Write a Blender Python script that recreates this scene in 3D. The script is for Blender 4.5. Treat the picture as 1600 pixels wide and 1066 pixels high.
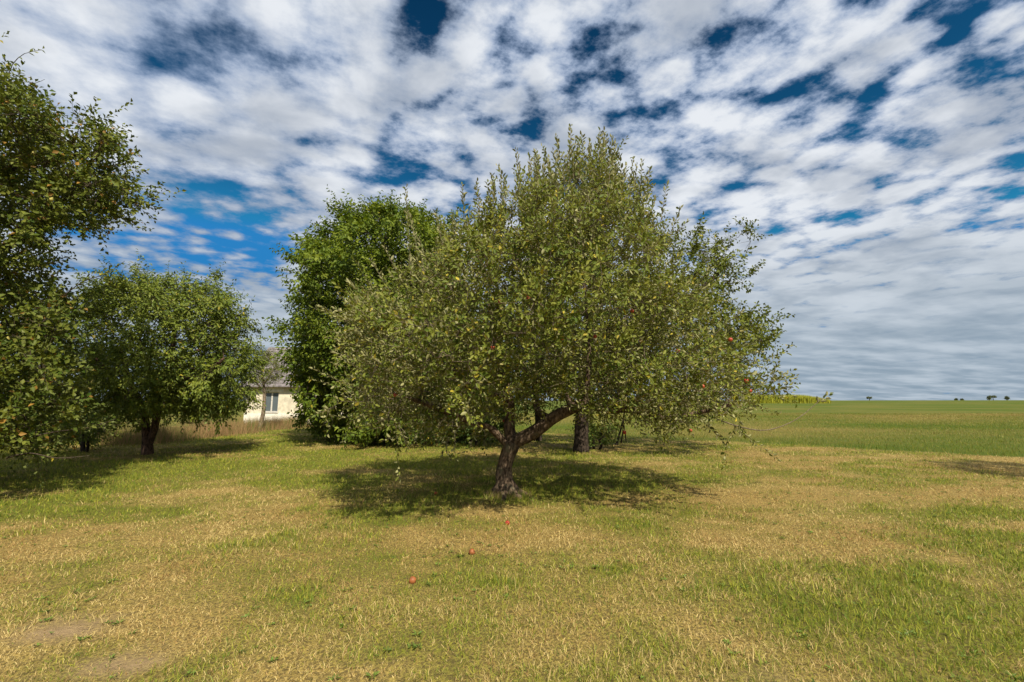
import bpy, math, random
import numpy as np
from mathutils import Vector, Matrix

R = math.radians
SC = bpy.context.scene
COL = SC.collection
for o in list(bpy.data.objects):
    bpy.data.objects.remove(o)

# ------------------------------------------------------------------ camera
EYE, PITCH, FPX = 1.5, R(8.0), 711.0            # eye height, upward pitch, focal length in photo pixels (1600 wide)
cam = bpy.data.cameras.new('camera')
cam.sensor_width = 36.0
cam.lens = 36.0 * FPX / 1600.0
cam.clip_start, cam.clip_end = 0.1, 3000
camo = bpy.data.objects.new('camera', cam)
COL.objects.link(camo)
camo.location = (0, 0, EYE)
camo.rotation_euler = (R(90) + PITCH, 0, 0)
SC.camera = camo

# ------------------------------------------------------------------ sun, exposure
SUN_EL, SUN_AZ = R(48), R(157)                  # azimuth clockwise from +Y: behind the camera, a little to the right
SDIR = Vector((math.sin(SUN_AZ) * math.cos(SUN_EL), math.cos(SUN_AZ) * math.cos(SUN_EL), math.sin(SUN_EL)))
sun = bpy.data.lights.new('sun', 'SUN')
sun.energy, sun.angle, sun.color = 5.0, R(0.53), (1.0, 0.92, 0.76)
suno = bpy.data.objects.new('sun', sun)
COL.objects.link(suno)
suno.location = (10, -20, 40)
suno.rotation_euler = SDIR.to_track_quat('Z', 'Y').to_euler()
SC.view_settings.view_transform = 'Standard'
SC.view_settings.look = 'None'
SC.view_settings.exposure = 0.47
SC.view_settings.gamma = 1.0

# ------------------------------------------------------------------ node helper
class NT:
    def __init__(s, tree):
        s.t = tree; s.n = tree.nodes; s.l = tree.links
    def node(s, typ, **kw):
        n = s.n.new(typ)
        for k, v in kw.items(): setattr(n, k, v)
        return n
    def put(s, sock, v):
        if hasattr(v, 'is_output') or isinstance(v, bpy.types.NodeSocket): s.l.new(v, sock)
        else: sock.default_value = v
    def math(s, op, a, b=None, c=None, clamp=False):
        n = s.node('ShaderNodeMath', operation=op, use_clamp=clamp)
        s.put(n.inputs[0], a)
        if b is not None: s.put(n.inputs[1], b)
        if c is not None: s.put(n.inputs[2], c)
        return n.outputs[0]
    def vmath(s, op, a, b=None, scale=None):
        n = s.node('ShaderNodeVectorMath', operation=op)
        s.put(n.inputs[0], a)
        if b is not None: s.put(n.inputs[1], b)
        if scale is not None: s.put(n.inputs['Scale'], scale)
        return n.outputs['Value'] if op in ('DOT_PRODUCT', 'LENGTH') else n.outputs[0]
    def comb(s, x, y, z):
        n = s.node('ShaderNodeCombineXYZ')
        for i, v in enumerate((x, y, z)): s.put(n.inputs[i], v)
        return n.outputs[0]
    def noise(s, vec, scale, detail=3, rough=0.5, dist=0.0, out='Fac'):
        n = s.node('ShaderNodeTexNoise')
        s.put(n.inputs['Vector'], vec); n.inputs['Scale'].default_value = scale
        n.inputs['Detail'].default_value = detail; n.inputs['Roughness'].default_value = rough
        n.inputs['Distortion'].default_value = dist
        return n.outputs[out]
    def ramp(s, fac, lo, hi, a=0.0, b=1.0, interp='SMOOTHSTEP'):
        n = s.node('ShaderNodeMapRange', interpolation_type=interp)
        s.put(n.inputs['Value'], fac)
        for i, v in zip((1, 2, 3, 4), (lo, hi, a, b)): s.put(n.inputs[i], v)
        return n.outputs[0]
    def mix(s, fac, a, b, blend='MIX'):
        n = s.node('ShaderNodeMix', data_type='RGBA', blend_type=blend)
        s.put(n.inputs[0], fac)
        for i, v in ((6, a), (7, b)):
            s.put(n.inputs[i], v if not isinstance(v, tuple) else (v + (1.0,))[:4])
        return n.outputs[2]

def cam_dir(px, py):
    x, y = (px - 800) / FPX, (533 - py) / FPX
    cp, sp = math.cos(PITCH), math.sin(PITCH)
    return Vector((x, cp - y * sp, sp + y * cp))

# ------------------------------------------------------------------ sky: Nishita with a broken layer of altocumulus
W = bpy.data.worlds.new('World')
SC.world = W
W.use_nodes = True
W.node_tree.nodes.clear()
w = NT(W.node_tree)
sky = w.node('ShaderNodeTexSky', sky_type='NISHITA')
sky.sun_disc = False
sky.sun_elevation, sky.sun_rotation = SUN_EL, SUN_AZ
sky.air_density, sky.dust_density, sky.ozone_density = 1.0, 0.3, 1.0
tc = w.node('ShaderNodeTexCoord')
d = tc.outputs['Generated']
sep = w.node('ShaderNodeSeparateXYZ'); w.put(sep.inputs[0], d)
el = w.math('MAXIMUM', sep.outputs[2], 0.0)
zc = w.math('ADD', el, 0.07)
P = w.comb(w.math('DIVIDE', sep.outputs[0], zc), w.math('DIVIDE', sep.outputs[1], zc), 0.0)
mp = w.node('ShaderNodeMapping'); w.put(mp.inputs['Vector'], P)
mp.inputs['Rotation'].default_value = (0, 0, R(-24)); mp.inputs['Scale'].default_value = (0.95, 1.0, 1)
mp.inputs['Location'].default_value = (3.7, 1.3, 0)
Q = mp.outputs[0]
wob = w.noise(Q, 2.2, 3, 0.5, out='Color')
Qw = w.vmath('ADD', Q, w.vmath('SCALE', w.vmath('SUBTRACT', wob, (0.5, 0.5, 0.5)), scale=0.26))
big = w.noise(Q, 0.75, 2, 0.5)
mid = w.noise(Qw, 6.0, 3, 0.45)
fine = w.noise(Q, 19.0, 6, 0.62)
vor = w.node('ShaderNodeTexVoronoi', feature='SMOOTH_F1'); w.put(vor.inputs['Vector'], Qw)
vor.inputs['Scale'].default_value = 7.2; vor.inputs['Smoothness'].default_value = 0.5
puff = w.math('SUBTRACT', 1.0, vor.outputs['Distance'])
GAPS = [  # photo pixel, angular radius in photo pixels, weight: where the layer is torn open
    (170, 392, 75, .50), (250, 400, 75, .50), (330, 376, 80, .54), (400, 378, 72, .50), (440, 398, 50, .38),
    (680, 10, 60, .32), (735, 25, 45, .22), (270, 45, 70, .22), (200, 15, 80, .2), (360, 60, 60, .15),
    (800, 105, 55, .26), (870, 120, 45, .2), (675, 192, 36, .32), (770, 175, 36, .24), (838, 214, 34, .32), (620, 240, 50, .24), (505, 212, 36, .12),
    (720, 290, 36, .26), (735, 250, 30, .2), (1320, 25, 50, .34), (1250, 75, 55, .28), (1205, 95, 40, .24), (1110, 100, 40, .22), (1035, 212, 34, .16),
    (1525, 10, 55, .42), (1590, 65, 40, .36), (1365, 120, 42, .28), (1340, 165, 34, .28), (1440, 160, 36, .28), (1232, 180, 28, .26), (1160, 250, 30, .2),
    (1400, 250, 30, .22), (1540, 290, 45, .26), (1480, 310, 30, .18), (1540, 150, 36, .22), (1300, 330, 36, .14)]
gap = None
for gx, gy, gr, gw in GAPS:
    dv = cam_dir(gx, gy); k = dv.length; dv.normalize()
    sig = gr / FPX / k
    g = w.math('MULTIPLY', w.math('EXPONENT', w.math('MULTIPLY', w.math('SUBTRACT', w.vmath('DOT_PRODUCT', d, tuple(dv)), 1.0), 1.0 / (sig * sig))), gw * 0.82)
    gap = g if gap is None else w.math('MAXIMUM', gap, g)
def amp(x, k, c0=0.5): return w.math('MULTIPLY', w.math('SUBTRACT', x, c0), k)
puffs = amp(mid, 0.55)
for t_ in (amp(fine, 0.62), amp(puff, 0.80, 0.66)): puffs = w.math('ADD', puffs, t_)
broken = w.ramp(sep.outputs[0], -0.62, 0.05, 0.55, 1.0)          # the layer is smoother towards the left
dens = w.math('MULTIPLY_ADD', puffs, broken, w.math('ADD', amp(big, 0.4), 0.90))
low = w.ramp(el, 0.04, 0.42, 0.30, 0.0)
dens = w.math('ADD', dens, low)
dens = w.math('SUBTRACT', dens, gap)
alpha = w.ramp(dens, 0.40, 0.66)
thick = w.ramp(dens, 0.50, 0.92)
shade = w.noise(w.vmath('ADD', Qw, (0.06, -0.10, 0.0)), 2.6, 5, 0.55)
cl_thin = (0.20, 0.27, 0.40)
cl_lit = (0.585, 0.61, 0.645)
cl_grey = (0.23, 0.27, 0.335)
ccol = w.mix(thick, cl_thin, cl_lit)
ccol = w.mix(w.ramp(shade, 0.38, 0.72, 0.0, 0.75), ccol, cl_grey)
streak = w.noise(w.vmath('MULTIPLY', Q, (0.5, 1.0, 1.0)), 2.0, 4, 0.55)
hz = w.mix(w.ramp(streak, 0.35, 0.7), (0.17, 0.235, 0.30), (0.33, 0.39, 0.45))
ccol = w.mix(w.ramp(el, 0.04, 0.40, 0.9, 0.0), ccol, hz)
SKY = 0.1
bl = w.mix(1.0, sky.outputs[0], (0.105, 0.175, 0.144), 'MULTIPLY')
bl = w.vmath('MINIMUM', bl, (0.20, 0.48, 0.69))
gm = w.node('ShaderNodeGamma'); w.put(gm.inputs[0], bl); gm.inputs[1].default_value = 2.5
blue = w.vmath('SCALE', gm.outputs[0], scale=1.0 / SKY)
cl = w.vmath('SCALE', ccol, scale=1.0 / SKY)
final = w.mix(alpha, blue, cl)
bg = w.node('ShaderNodeBackground'); w.put(bg.inputs[0], final); bg.inputs[1].default_value = SKY
wo = w.node('ShaderNodeOutputWorld'); w.put(wo.inputs[0], bg.outputs[0])
W.cycles.sampling_method = 'MANUAL'
W.cycles.sample_map_resolution = 512

# ------------------------------------------------------------------ small helpers
def tag(o, label=None, cat=None, group=None, kind=None):
    for k, v in (('label', label), ('category', cat), ('group', group), ('kind', kind)):
        if v: o[k] = v
    return o

def empty(name, loc=(0, 0, 0)):
    o = bpy.data.objects.new(name, None)
    o.empty_display_size = 0.2
    COL.objects.link(o); o.location = loc
    return o

def mesh_obj(name, verts, faces, mat, parent=None, smooth=False, col=None, attrs=None):
    """one mesh object; world-space vertices are moved under the parent's origin"""
    verts = np.asarray(verts, dtype=np.float32).reshape(-1, 3)
    if parent is not None:
        verts = verts - np.array(parent.location, dtype=np.float32)
    me = bpy.data.meshes.new(name)
    if isinstance(faces, np.ndarray):
        nf, k = faces.shape
        me.vertices.add(len(verts)); me.vertices.foreach_set('co', verts.ravel())
        me.loops.add(nf * k); me.loops.foreach_set('vertex_index', faces.ravel().astype(np.int32))
        me.polygons.add(nf); me.polygons.foreach_set('loop_start', np.arange(0, nf * k, k, dtype=np.int32))
        me.update(calc_edges=True)
    else:
        me.from_pydata([tuple(map(float, v)) for v in verts], [], faces)
    if col is not None:
        a = me.color_attributes.new('col', 'FLOAT_COLOR', 'POINT')
        c4 = np.ones((len(verts), 4), np.float32); c4[:, :3] = col
        a.data.foreach_set('color', c4.ravel())
    for k, v in (attrs or {}).items():
        a = me.attributes.new(k, 'FLOAT', 'POINT'); a.data.foreach_set('value', np.asarray(v, np.float32))
    if smooth: me.polygons.foreach_set('use_smooth', np.ones(len(me.polygons), bool))
    me.materials.append(mat)
    o = bpy.data.objects.new(name, me)
    COL.objects.link(o)
    if parent is not None: o.parent = parent
    return o

def box_vf(x0, x1, y0, y1, z0, z1):
    v = [(x0, y0, z0), (x1, y0, z0), (x1, y1, z0), (x0, y1, z0), (x0, y0, z1), (x1, y0, z1), (x1, y1, z1), (x0, y1, z1)]
    f = [(0, 3, 2, 1), (4, 5, 6, 7), (0, 1, 5, 4), (1, 2, 6, 5), (2, 3, 7, 6), (3, 0, 4, 7)]
    return v, f

def box(name, mat, parent, *b):
    v, f = box_vf(*b)
    return mesh_obj(name, v, f, mat, parent)

def norm(a):
    return a / np.maximum(np.linalg.norm(a, axis=-1, keepdims=True), 1e-9)

def vnoise(x, y, seed=0):
    """smooth value noise, 0..1"""
    xi, yi = np.floor(x).astype(np.int64), np.floor(y).astype(np.int64)
    fx, fy = x - xi, y - yi
    fx, fy = fx * fx * (3 - 2 * fx), fy * fy * (3 - 2 * fy)
    def h(i, j):
        n = (i * 374761393 + j * 668265263 + seed * 1442695041) & 0x7fffffff
        n = ((n ^ (n >> 13)) * 1274126177) & 0x7fffffff
        return ((n ^ (n >> 16)) & 0xffff) / 65535.0
    return (h(xi, yi) * (1 - fx) + h(xi + 1, yi) * fx) * (1 - fy) + (h(xi, yi + 1) * (1 - fx) + h(xi + 1, yi + 1) * fx) * fy

def fbm(x, y, seed=0, oct=4, gain=0.5):
    s = 0; a = 1; t = 0
    for i in range(oct):
        s = s + a * vnoise(x * 2 ** i + 17.3 * i, y * 2 ** i - 9.1 * i, seed + i); t += a; a *= gain
    return s / t

def sstep(a, b, x):
    t = np.clip((x - a) / (b - a), 0, 1)
    return t * t * (3 - 2 * t)

# ------------------------------------------------------------------ terrain
def hgt(x, y):
    x = np.asarray(x, float); y = np.asarray(y, float)
    z = 0.0165 * np.maximum(y - 30, 0) * sstep(26, 48, y)
    z = z + 0.0012 * np.maximum(y - 60, 0) * np.clip(x / np.maximum(y, 1), -1, 1.5)
    z = np.where(y > 250, z - 0.00022 * (y - 250) ** 2 * 0.35, z)
    near = 1 - sstep(30, 60, np.hypot(x, y))
    z = z + near * 0.10 * (fbm(x * 0.22, y * 0.22, 5, 3) - 0.5) + near * 0.03 * (fbm(x * 1.4, y * 1.4, 9, 2) - 0.5)
    return z

def ray(px, py, Y):
    """point of the pixel's ray at world distance Y"""
    v = cam_dir(px, py)
    t = Y / v.y
    return np.array((v.x * t, Y, EYE + v.z * t))

def ground_at(px, py):
    v = cam_dir(px, py)
    lo, hi = 0.5, 400.0
    for _ in range(60):
        m = 0.5 * (lo + hi)
        if EYE + v.z * m - float(hgt(v.x * m, v.y * m)) > 0: lo = m
        else: hi = m
    return np.array((v.x * lo, v.y * lo, float(hgt(v.x * lo, v.y * lo))))

# the edge between the mown lawn and the taller field, as Y over X
EA, EB = ground_at(1600, 714), ground_at(1085, 688)
def edge_dist(x, y):
    """metres beyond the lawn edge (positive = in the field)"""
    dx, dy = EB[0] - EA[0], EB[1] - EA[1]
    L = math.hypot(dx, dy)
    s = ((x - EA[0]) * (-dy) + (y - EA[1]) * dx) / L
    return np.where(x > -1.5, -s, -30.0 + 0 * s) + 0.9 * (fbm(x * 0.5, y * 0.5, 31, 4, .6) - 0.5)

SOIL = [(ground_at(95, 985), .34, .20), (ground_at(190, 1037), .27, .17), (ground_at(1190, 1056), .24, .10), 
        (ground_at(795, 776), .32, .26)]
def soil(x, y):
    s = np.zeros_like(x)
    for c, a, b in SOIL:
        q = ((x - c[0]) / a) ** 2 + ((y - c[1]) / b) ** 2
        s = np.maximum(s, np.exp(-q * 0.9))
    return np.clip(s * 1.5 - 0.45 + 0.5 * (fbm(x * 9, y * 9, 77, 3) - 0.5), 0, 1)

def dryness(x, y):
    """0 fresh green .. 1 straw"""
    dd = 0.59 + 2.1 * (fbm(x * 0.55, y * 0.75, 3, 4) - 0.5) + 1.4 * (fbm(x * 2.3, y * 2.9, 14, 3) - 0.5)
    dd = dd - 0.30 * sstep(5.0, 9.5, y) * sstep(3.0, -1.0, x)               # greener to the middle left
    dd = dd - 0.16 * sstep(5.5, 9.0, y)
    dd = dd + 0.30 * sstep(6.0, 3.6, y) * sstep(3.2, 0.0, x)
    dd = dd - 0.16 * sstep(1.6, 3.2, x) * sstep(7.5, 4.0, y)               # green tufts in the right foreground
    dd = dd + 0.10 * sstep(2.5, 6.0, x) * sstep(6.0, 9.0, y)               # straw strip along the field
    dd = dd - 0.22 * np.exp(-(((x - 0.3) / 3.0) ** 2 + ((y - 9.3) / 1.9) ** 2))   # greener tint put in for the shade under the apple tree
    dd = dd - 0.35 * np.exp(-(((x + 9.5) / 3.2) ** 2 + ((y - 9.5) / 3.0) ** 2))
    return np.clip(dd, 0, 1)

def field_dry(x, y):
    b = 0.22 + 0 * x
    yy = y + 4.0 * (fbm(x * 0.06, y * 0.08, 41, 3) - 0.5) * np.maximum(y / 15, 1) * 1.5
    b = b + 0.30 * np.exp(-((yy - 26) / 3.6) ** 2) + 0.50 * np.exp(-((yy - 50) / 9) ** 2) + 0.15 * np.exp(-((yy - 75) / 6) ** 2)
    return np.clip(b + 1.5 * (fbm(x * 0.07, y * 0.16, 44, 5, .6) - 0.5), 0, 1)

# ------------------------------------------------------------------ materials
def mat(name):
    m = bpy.data.materials.new(name); m.use_nodes = True
    m.node_tree.nodes.clear()
    n = NT(m.node_tree)
    out = n.node('ShaderNodeOutputMaterial')
    return m, n, out

def principled(n, out, col, rough=0.8, spec=0.2, bump=None, bstr=0.3, bdist=0.02):
    p = n.node('ShaderNodeBsdfPrincipled')
    n.put(p.inputs['Base Color'], col if not isinstance(col, tuple) else (col + (1,))[:4])
    n.put(p.inputs['Roughness'], rough); p.inputs['Specular IOR Level'].default_value = spec
    if bump is not None:
        b = n.node('ShaderNodeBump'); b.inputs['Strength'].default_value = bstr; b.inputs['Distance'].default_value = bdist
        n.put(b.inputs['Height'], bump); n.put(p.inputs['Normal'], b.outputs[0])
    n.put(out.inputs[0], p.outputs[0])
    return p

def leaf_mat(name, under, trans=0.35, rough=0.5, spec=0.3):
    """leaf colour from the mesh, paler underside, some light passing through"""
    m, n, out = mat(name)
    a = n.node('ShaderNodeAttribute', attribute_name='col')
    g = n.node('ShaderNodeNewGeometry')
    c = n.mix(g.outputs['Backfacing'], a.outputs['Color'], n.mix(0.65, a.outputs['Color'], under))
    p = n.node('ShaderNodeBsdfPrincipled')
    n.put(p.inputs['Base Color'], c); p.inputs['Roughness'].default_value = rough; p.inputs['Specular IOR Level'].default_value = spec
    t = n.node('ShaderNodeBsdfTranslucent')
    n.put(t.inputs[0], n.mix(1.0, a.outputs['Color'], (1.25, 1.25, 0.6), 'MULTIPLY'))
    mx = n.node('ShaderNodeMixShader'); mx.inputs[0].default_value = trans
    n.put(mx.inputs[1], p.outputs[0]); n.put(mx.inputs[2], t.outputs[0]); n.put(out.inputs[0], mx.outputs[0])
    return m

def bark_mat(name, dark, light, scale=1.0, moss=None):
    m, n, out = mat(name)
    g = n.node('ShaderNodeNewGeometry')
    v = n.vmath('MULTIPLY', g.outputs['Position'], (1.0, 1.0, 0.35))
    a = n.noise(v, 26 * scale, 6, 0.65, 0.4)
    b = n.noise(g.outputs['Position'], 7 * scale, 3, 0.6)
    c = n.mix(n.ramp(a, 0.36, 0.66), dark, light)
    c = n.mix(n.ramp(b, 0.5, 0.75, 0.0, 0.6), c, dark)
    if moss: c = n.mix(n.ramp(n.noise(g.outputs['Position'], 5 * scale, 4, 0.6), 0.55, 0.72, 0, 0.7), c, moss)
    principled(n, out, c, 0.9, 0.15, bump=a, bstr=0.9, bdist=0.03)
    return m

def flat_mat(name, col, rough=0.7, spec=0.3, var=0.25, scale=8.0):
    m, n, out = mat(name)
    g = n.node('ShaderNodeNewGeometry')
    a = n.noise(g.outputs['Position'], scale, 5, 0.6)
    c = n.mix(n.ramp(a, 0.3, 0.7), tuple(x * (1 - var) for x in col), tuple(min(1, x * (1 + var)) for x in col))
    principled(n, out, c, rough, spec, bump=a, bstr=0.2)
    return m

# ground: thatch and soil between the blades nearby, grass seen from afar further out
m_ground, n, out = mat('ground')
aD = n.node('ShaderNodeAttribute', attribute_name='dry').outputs['Fac']
aS = n.node('ShaderNodeAttribute', attribute_name='soil').outputs['Fac']
aF = n.node('ShaderNodeAttribute', attribute_name='field').outputs['Fac']
pos = n.node('ShaderNodeNewGeometry').outputs['Position']
f1 = n.noise(n.vmath('MULTIPLY', pos, (1.0, 0.7, 1.0)), 55, 4, 0.7)
f2 = n.noise(pos, 6.0, 5, 0.65)
f3 = n.noise(n.vmath('MULTIPLY', pos, (0.35, 1.0, 1.0)), 0.7, 6, 0.7)
dry = n.math('ADD', aD, n.math('MULTIPLY', n.math('SUBTRACT', f2, 0.5), 0.9), clamp=True)
lawn = n.mix(dry, (0.16, 0.180, 0.018), (0.42, 0.30, 0.090))
lawn = n.mix(n.ramp(f1, 0.38, 0.66, 0.85, 0.0), lawn, (0.085, 0.062, 0.028))
fdry = n.math('ADD', aD, n.math('MULTIPLY', n.math('SUBTRACT', f3, 0.5), 1.1), clamp=True)
fld = n.mix(fdry, (0.068, 0.102, 0.008), (0.20, 0.155, 0.040))
fld = n.mix(n.ramp(f2, 0.4, 0.7, 0.35, 0.0), fld, (0.06, 0.075, 0.02))
c = n.mix(aF, lawn, fld)
c = n.mix(aS, c, n.mix(f2, (0.22, 0.145, 0.08), (0.38, 0.27, 0.155)))
principled(n, out, c, 0.95, 0.08, bump=n.math('ADD', f1, n.math('MULTIPLY', f2, 1.5)), bstr=0.8, bdist=0.03)

m_grass, n, out = mat('grass')
a = n.node('ShaderNodeAttribute', attribute_name='col')
p = n.node('ShaderNodeBsdfPrincipled'); n.put(p.inputs['Base Color'], a.outputs['Color'])
p.inputs['Roughness'].default_value = 0.6; p.inputs['Specular IOR Level'].default_value = 0.2
t = n.node('ShaderNodeBsdfTranslucent'); n.put(t.inputs[0], a.outputs['Color'])
mx = n.node('ShaderNodeMixShader'); mx.inputs[0].default_value = 0.3
n.put(mx.inputs[1], p.outputs[0]); n.put(mx.inputs[2], t.outputs[0]); n.put(out.inputs[0], mx.outputs[0])

# ------------------------------------------------------------------ ground sheet
def axis(neg, pos_, fine0, ratio):
    a = [0.0]; s = fine0
    while a[-1] < pos_: a.append(a[-1] + s); s = max(fine0, abs(a[-1]) * ratio)
    b = [0.0]; s = fine0
    while b[-1] > neg: b.append(b[-1] - s); s = max(fine0, abs(b[-1]) * ratio)
    return np.array(b[::-1][:-1] + a)
gx = axis(-900, 900, 0.18, 0.035)
gy = axis(-300, 700, 0.18, 0.032)
GX, GY = np.meshgrid(gx, gy)
fx, fy = GX.ravel(), GY.ravel()
ed = edge_dist(fx, fy)
fm = sstep(-0.5, 0.5, ed)
vv = np.stack([fx, fy, hgt(fx, fy)], 1)
nx, ny = len(gx), len(gy)
idx = np.arange(nx * ny).reshape(ny, nx)
ff = np.stack([idx[:-1, :-1], idx[:-1, 1:], idx[1:, 1:], idx[1:, :-1]], -1).reshape(-1, 4)
far = sstep(60, 90, np.hypot(fx, fy))
fm = np.maximum(fm, far)
ground = mesh_obj('ground', vv, ff, m_ground, smooth=True,
                  attrs={'dry': np.where(fm > 0.5, field_dry(fx, fy), dryness(fx, fy)), 'soil': soil(fx, fy) * (np.hypot(fx, fy) < 12), 'field': fm})
tag(ground, kind='structure')

# ------------------------------------------------------------------ grass
rg = np.random.default_rng(11)
def blades(name, x, y, L, Wd, lean, col, label, cat, seg_bend=0.6, bent_to=6.5):
    """bent tapering blades, one mesh"""
    N = len(x)
    z = hgt(x, y)
    az = rg.uniform(0, 2 * np.pi, N)
    dirx, diry = np.cos(az), np.sin(az)
    wx, wy = -diry, dirx
    ta = az + rg.normal(0, 0.9, N)
    wx, wy = np.cos(ta), np.sin(ta)
    b = np.stack([x, y, z - 0.004], 1)
    up = np.array((0, 0, 1.0))
    h = np.stack([dirx, diry, 0 * x], 1)
    wv = np.stack([wx, wy, 0 * x], 1) * (Wd * 0.5)[:, None]
    l1 = lean * seg_bend
    m = b + (L * 0.55)[:, None] * (h * np.sin(l1)[:, None] + up * np.cos(l1)[:, None])
    l2 = np.minimum(lean * 1.5, 1.75)
    t = m + (L * 0.5)[:, None] * (h * np.sin(l2)[:, None] + up * np.cos(l2)[:, None])
    near = y < bent_to                                # bent blades where they can be seen as such, plain slivers further off
    nb, nf = int(near.sum()), int((~near).sum())
    Vb = np.stack([b - wv, b + wv, m + wv * 0.7, m - wv * 0.7, t], 1)[near].reshape(-1, 3)
    tf = b + (t - b) * 1.05
    Vf = np.stack([b - wv * 1.2, b + wv * 1.2, tf], 1)[~near].reshape(-1, 3)
    k = np.arange(nb)[:, None] * 5
    F = [k + np.array([[0, 1, 2]]), k + np.array([[0, 2, 3]]), k + np.array([[3, 2, 4]])]
    F.append(nb * 5 + np.arange(nf)[:, None] * 3 + np.array([[0, 1, 2]]))
    o = mesh_obj(name, np.concatenate([Vb, Vf]), np.concatenate(F), m_grass, col=np.concatenate([np.repeat(col[near], 5, axis=0), np.repeat(col[~near], 3, axis=0)]))
    return tag(o, label, cat, kind='stuff')

def grass_cols(D, N, red=0.25):
    r = rg.random(N)
    strawy = r < np.clip(D * 1.05, 0.03, 0.97)
    u = rg.random(N)[:, None]
    g1 = np.array((0.15, 0.21, 0.022)) * (1 - u) + np.array((0.43, 0.40, 0.055)) * u
    dk = (rg.random(N) < 0.30)[:, None]
    g1 = np.where(dk, g1 * np.array((0.50, 0.68, 0.7)), g1)
    s1 = np.array((0.38, 0.28, 0.100)) * (1 - u) + np.array((0.70, 0.55, 0.235)) * u
    rs = (rg.random(N) < red)[:, None]
    s1 = np.where(rs, s1 * np.array((0.76, 0.64, 0.58)), s1)
    return np.where(strawy[:, None], s1, g1)

YMAX, Y0, RHO = 27.0, 2.1, 8500.0
tot = 2.7 * RHO * 3 ** 1.6 * (YMAX ** .4 - Y0 ** .4) / .4
N = int(tot)
yy = (Y0 ** .4 + rg.random(N) * (YMAX ** .4 - Y0 ** .4)) ** 2.5
xx = (rg.random(N) * 2 - 1) * (1.25 * yy + 1.4)
# tufts: part of the blades gather round common roots
tuft = rg.random(N) < 0.45
cell = 0.09 * (yy / 3) ** 0.5
cx = (np.floor(xx / cell) + 0.5 + 0.5 * (vnoise(xx / cell * 1.0, yy / cell, 8) - .5)) * cell
cy = (np.floor(yy / cell) + 0.5 + 0.5 * (vnoise(xx / cell + 40, yy / cell, 9) - .5)) * cell
xx = np.where(tuft, xx * 0.35 + cx * 0.65, xx); yy = np.where(tuft, yy * 0.35 + cy * 0.65, yy)
D = dryness(xx, yy)
keep = (edge_dist(xx, yy) < 0.0) & (rg.random(N) > soil(xx, yy) * 0.9) & (rg.random(N) < 0.10 + 1.15 * fbm(xx * 3.1, yy * 3.1, 71, 4, .65))
xx, yy, D = xx[keep], yy[keep], D[keep]
N = len(xx)
tall = fbm(xx * 1.7, yy * 1.7, 55, 3)
L = rg.uniform(0.022, 0.060, N) * (0.40 + 1.2 * tall) * (1.15 - 0.35 * D)
L = np.where((rg.random(N) < 0.05) & (D < 0.55), L * 1.9, L) * (1 + 0.02 * yy)
Wd = rg.uniform(0.0026, 0.0052, N) * (yy / 3) ** 0.75
lean = np.abs(rg.normal(0.72, 0.45, N)) + 0.40 * D
blades('lawn_grass', xx, yy, L, Wd, np.clip(lean, 0, 1.45), grass_cols(D, N, np.clip(2.2 * fbm(xx * .7, yy * .9, 63, 3) - .75, .05, .8)),
       'short mown grass, half dried to straw, covering the orchard lawn', 'grass')

# taller uncut grass of the field beyond the lawn edge
N = 260000
yy = 12 + (rg.random(N) ** 1.5) * 45
xx = rg.uniform(-2, 75, N)
e = edge_dist(xx, yy)
keep = (e > 0) & (xx < 1.35 * yy + 3) & (rg.random(N) < np.where(e < 2.5, 1.0, 0.8))
xx, yy, e = xx[keep], yy[keep], e[keep]; N = len(xx)
D = field_dry(xx, yy)
L = rg.uniform(0.07, 0.17, N) * np.where(e < 1.2, 1.25, 0.85)
Wd = rg.uniform(0.005, 0.010, N) * (yy / 16) ** 0.9
cf = grass_cols(np.clip(D * 0.9 + 0.6 * (fbm(xx * .35, yy * .7, 47, 3) - .45), 0, 1), N) * np.array((0.62, 0.66, 0.48))
blades('field_grass', xx, yy, L, Wd, np.abs(rg.normal(0.4, 0.3, N)), cf, 'taller green uncut grass of the open field right of the orchard', 'grass')

# broad-leaved weeds flat among the blades
def leaf_arrays(pos, ax, nr, L, Wd, fold=0.25, droop=0.12, simple=False):
    a = norm(ax)
    s = norm(np.cross(a, nr)); nn = np.cross(s, a)
    L = L[:, None]; Wd = Wd[:, None]
    up = nn * (fold * Wd)
    if simple:                                   # four corners for leaves a few pixels long
        V = np.stack([pos, pos + a * L * 0.45 + s * Wd * 0.52 + up, pos + a * L - nn * droop * L, pos + a * L * 0.45 - s * Wd * 0.52 + up], 1).reshape(-1, 3)
        k = np.arange(len(pos))[:, None] * 4
        return V, np.concatenate([k + np.array([[0, 1, 2]]), k + np.array([[0, 2, 3]])])
    v0 = pos
    v1 = pos + a * L * 0.30 + s * Wd * 0.47 + up
    v2 = pos + a * L * 0.68 + s * Wd * 0.40 + up - nn * droop * L * 0.4
    v3 = pos + a * L - nn * droop * L
    v4 = pos + a * L * 0.68 - s * Wd * 0.40 + up - nn * droop * L * 0.4
    v5 = pos + a * L * 0.30 - s * Wd * 0.47 + up
    V = np.stack([v0, v1, v2, v3, v4, v5], 1).reshape(-1, 3)
    k = np.arange(len(pos))[:, None] * 6
    F = np.concatenate([k + np.array([[0, 1, 2, 3]]), k + np.array([[0, 3, 4, 5]])])
    return V, F

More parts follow.
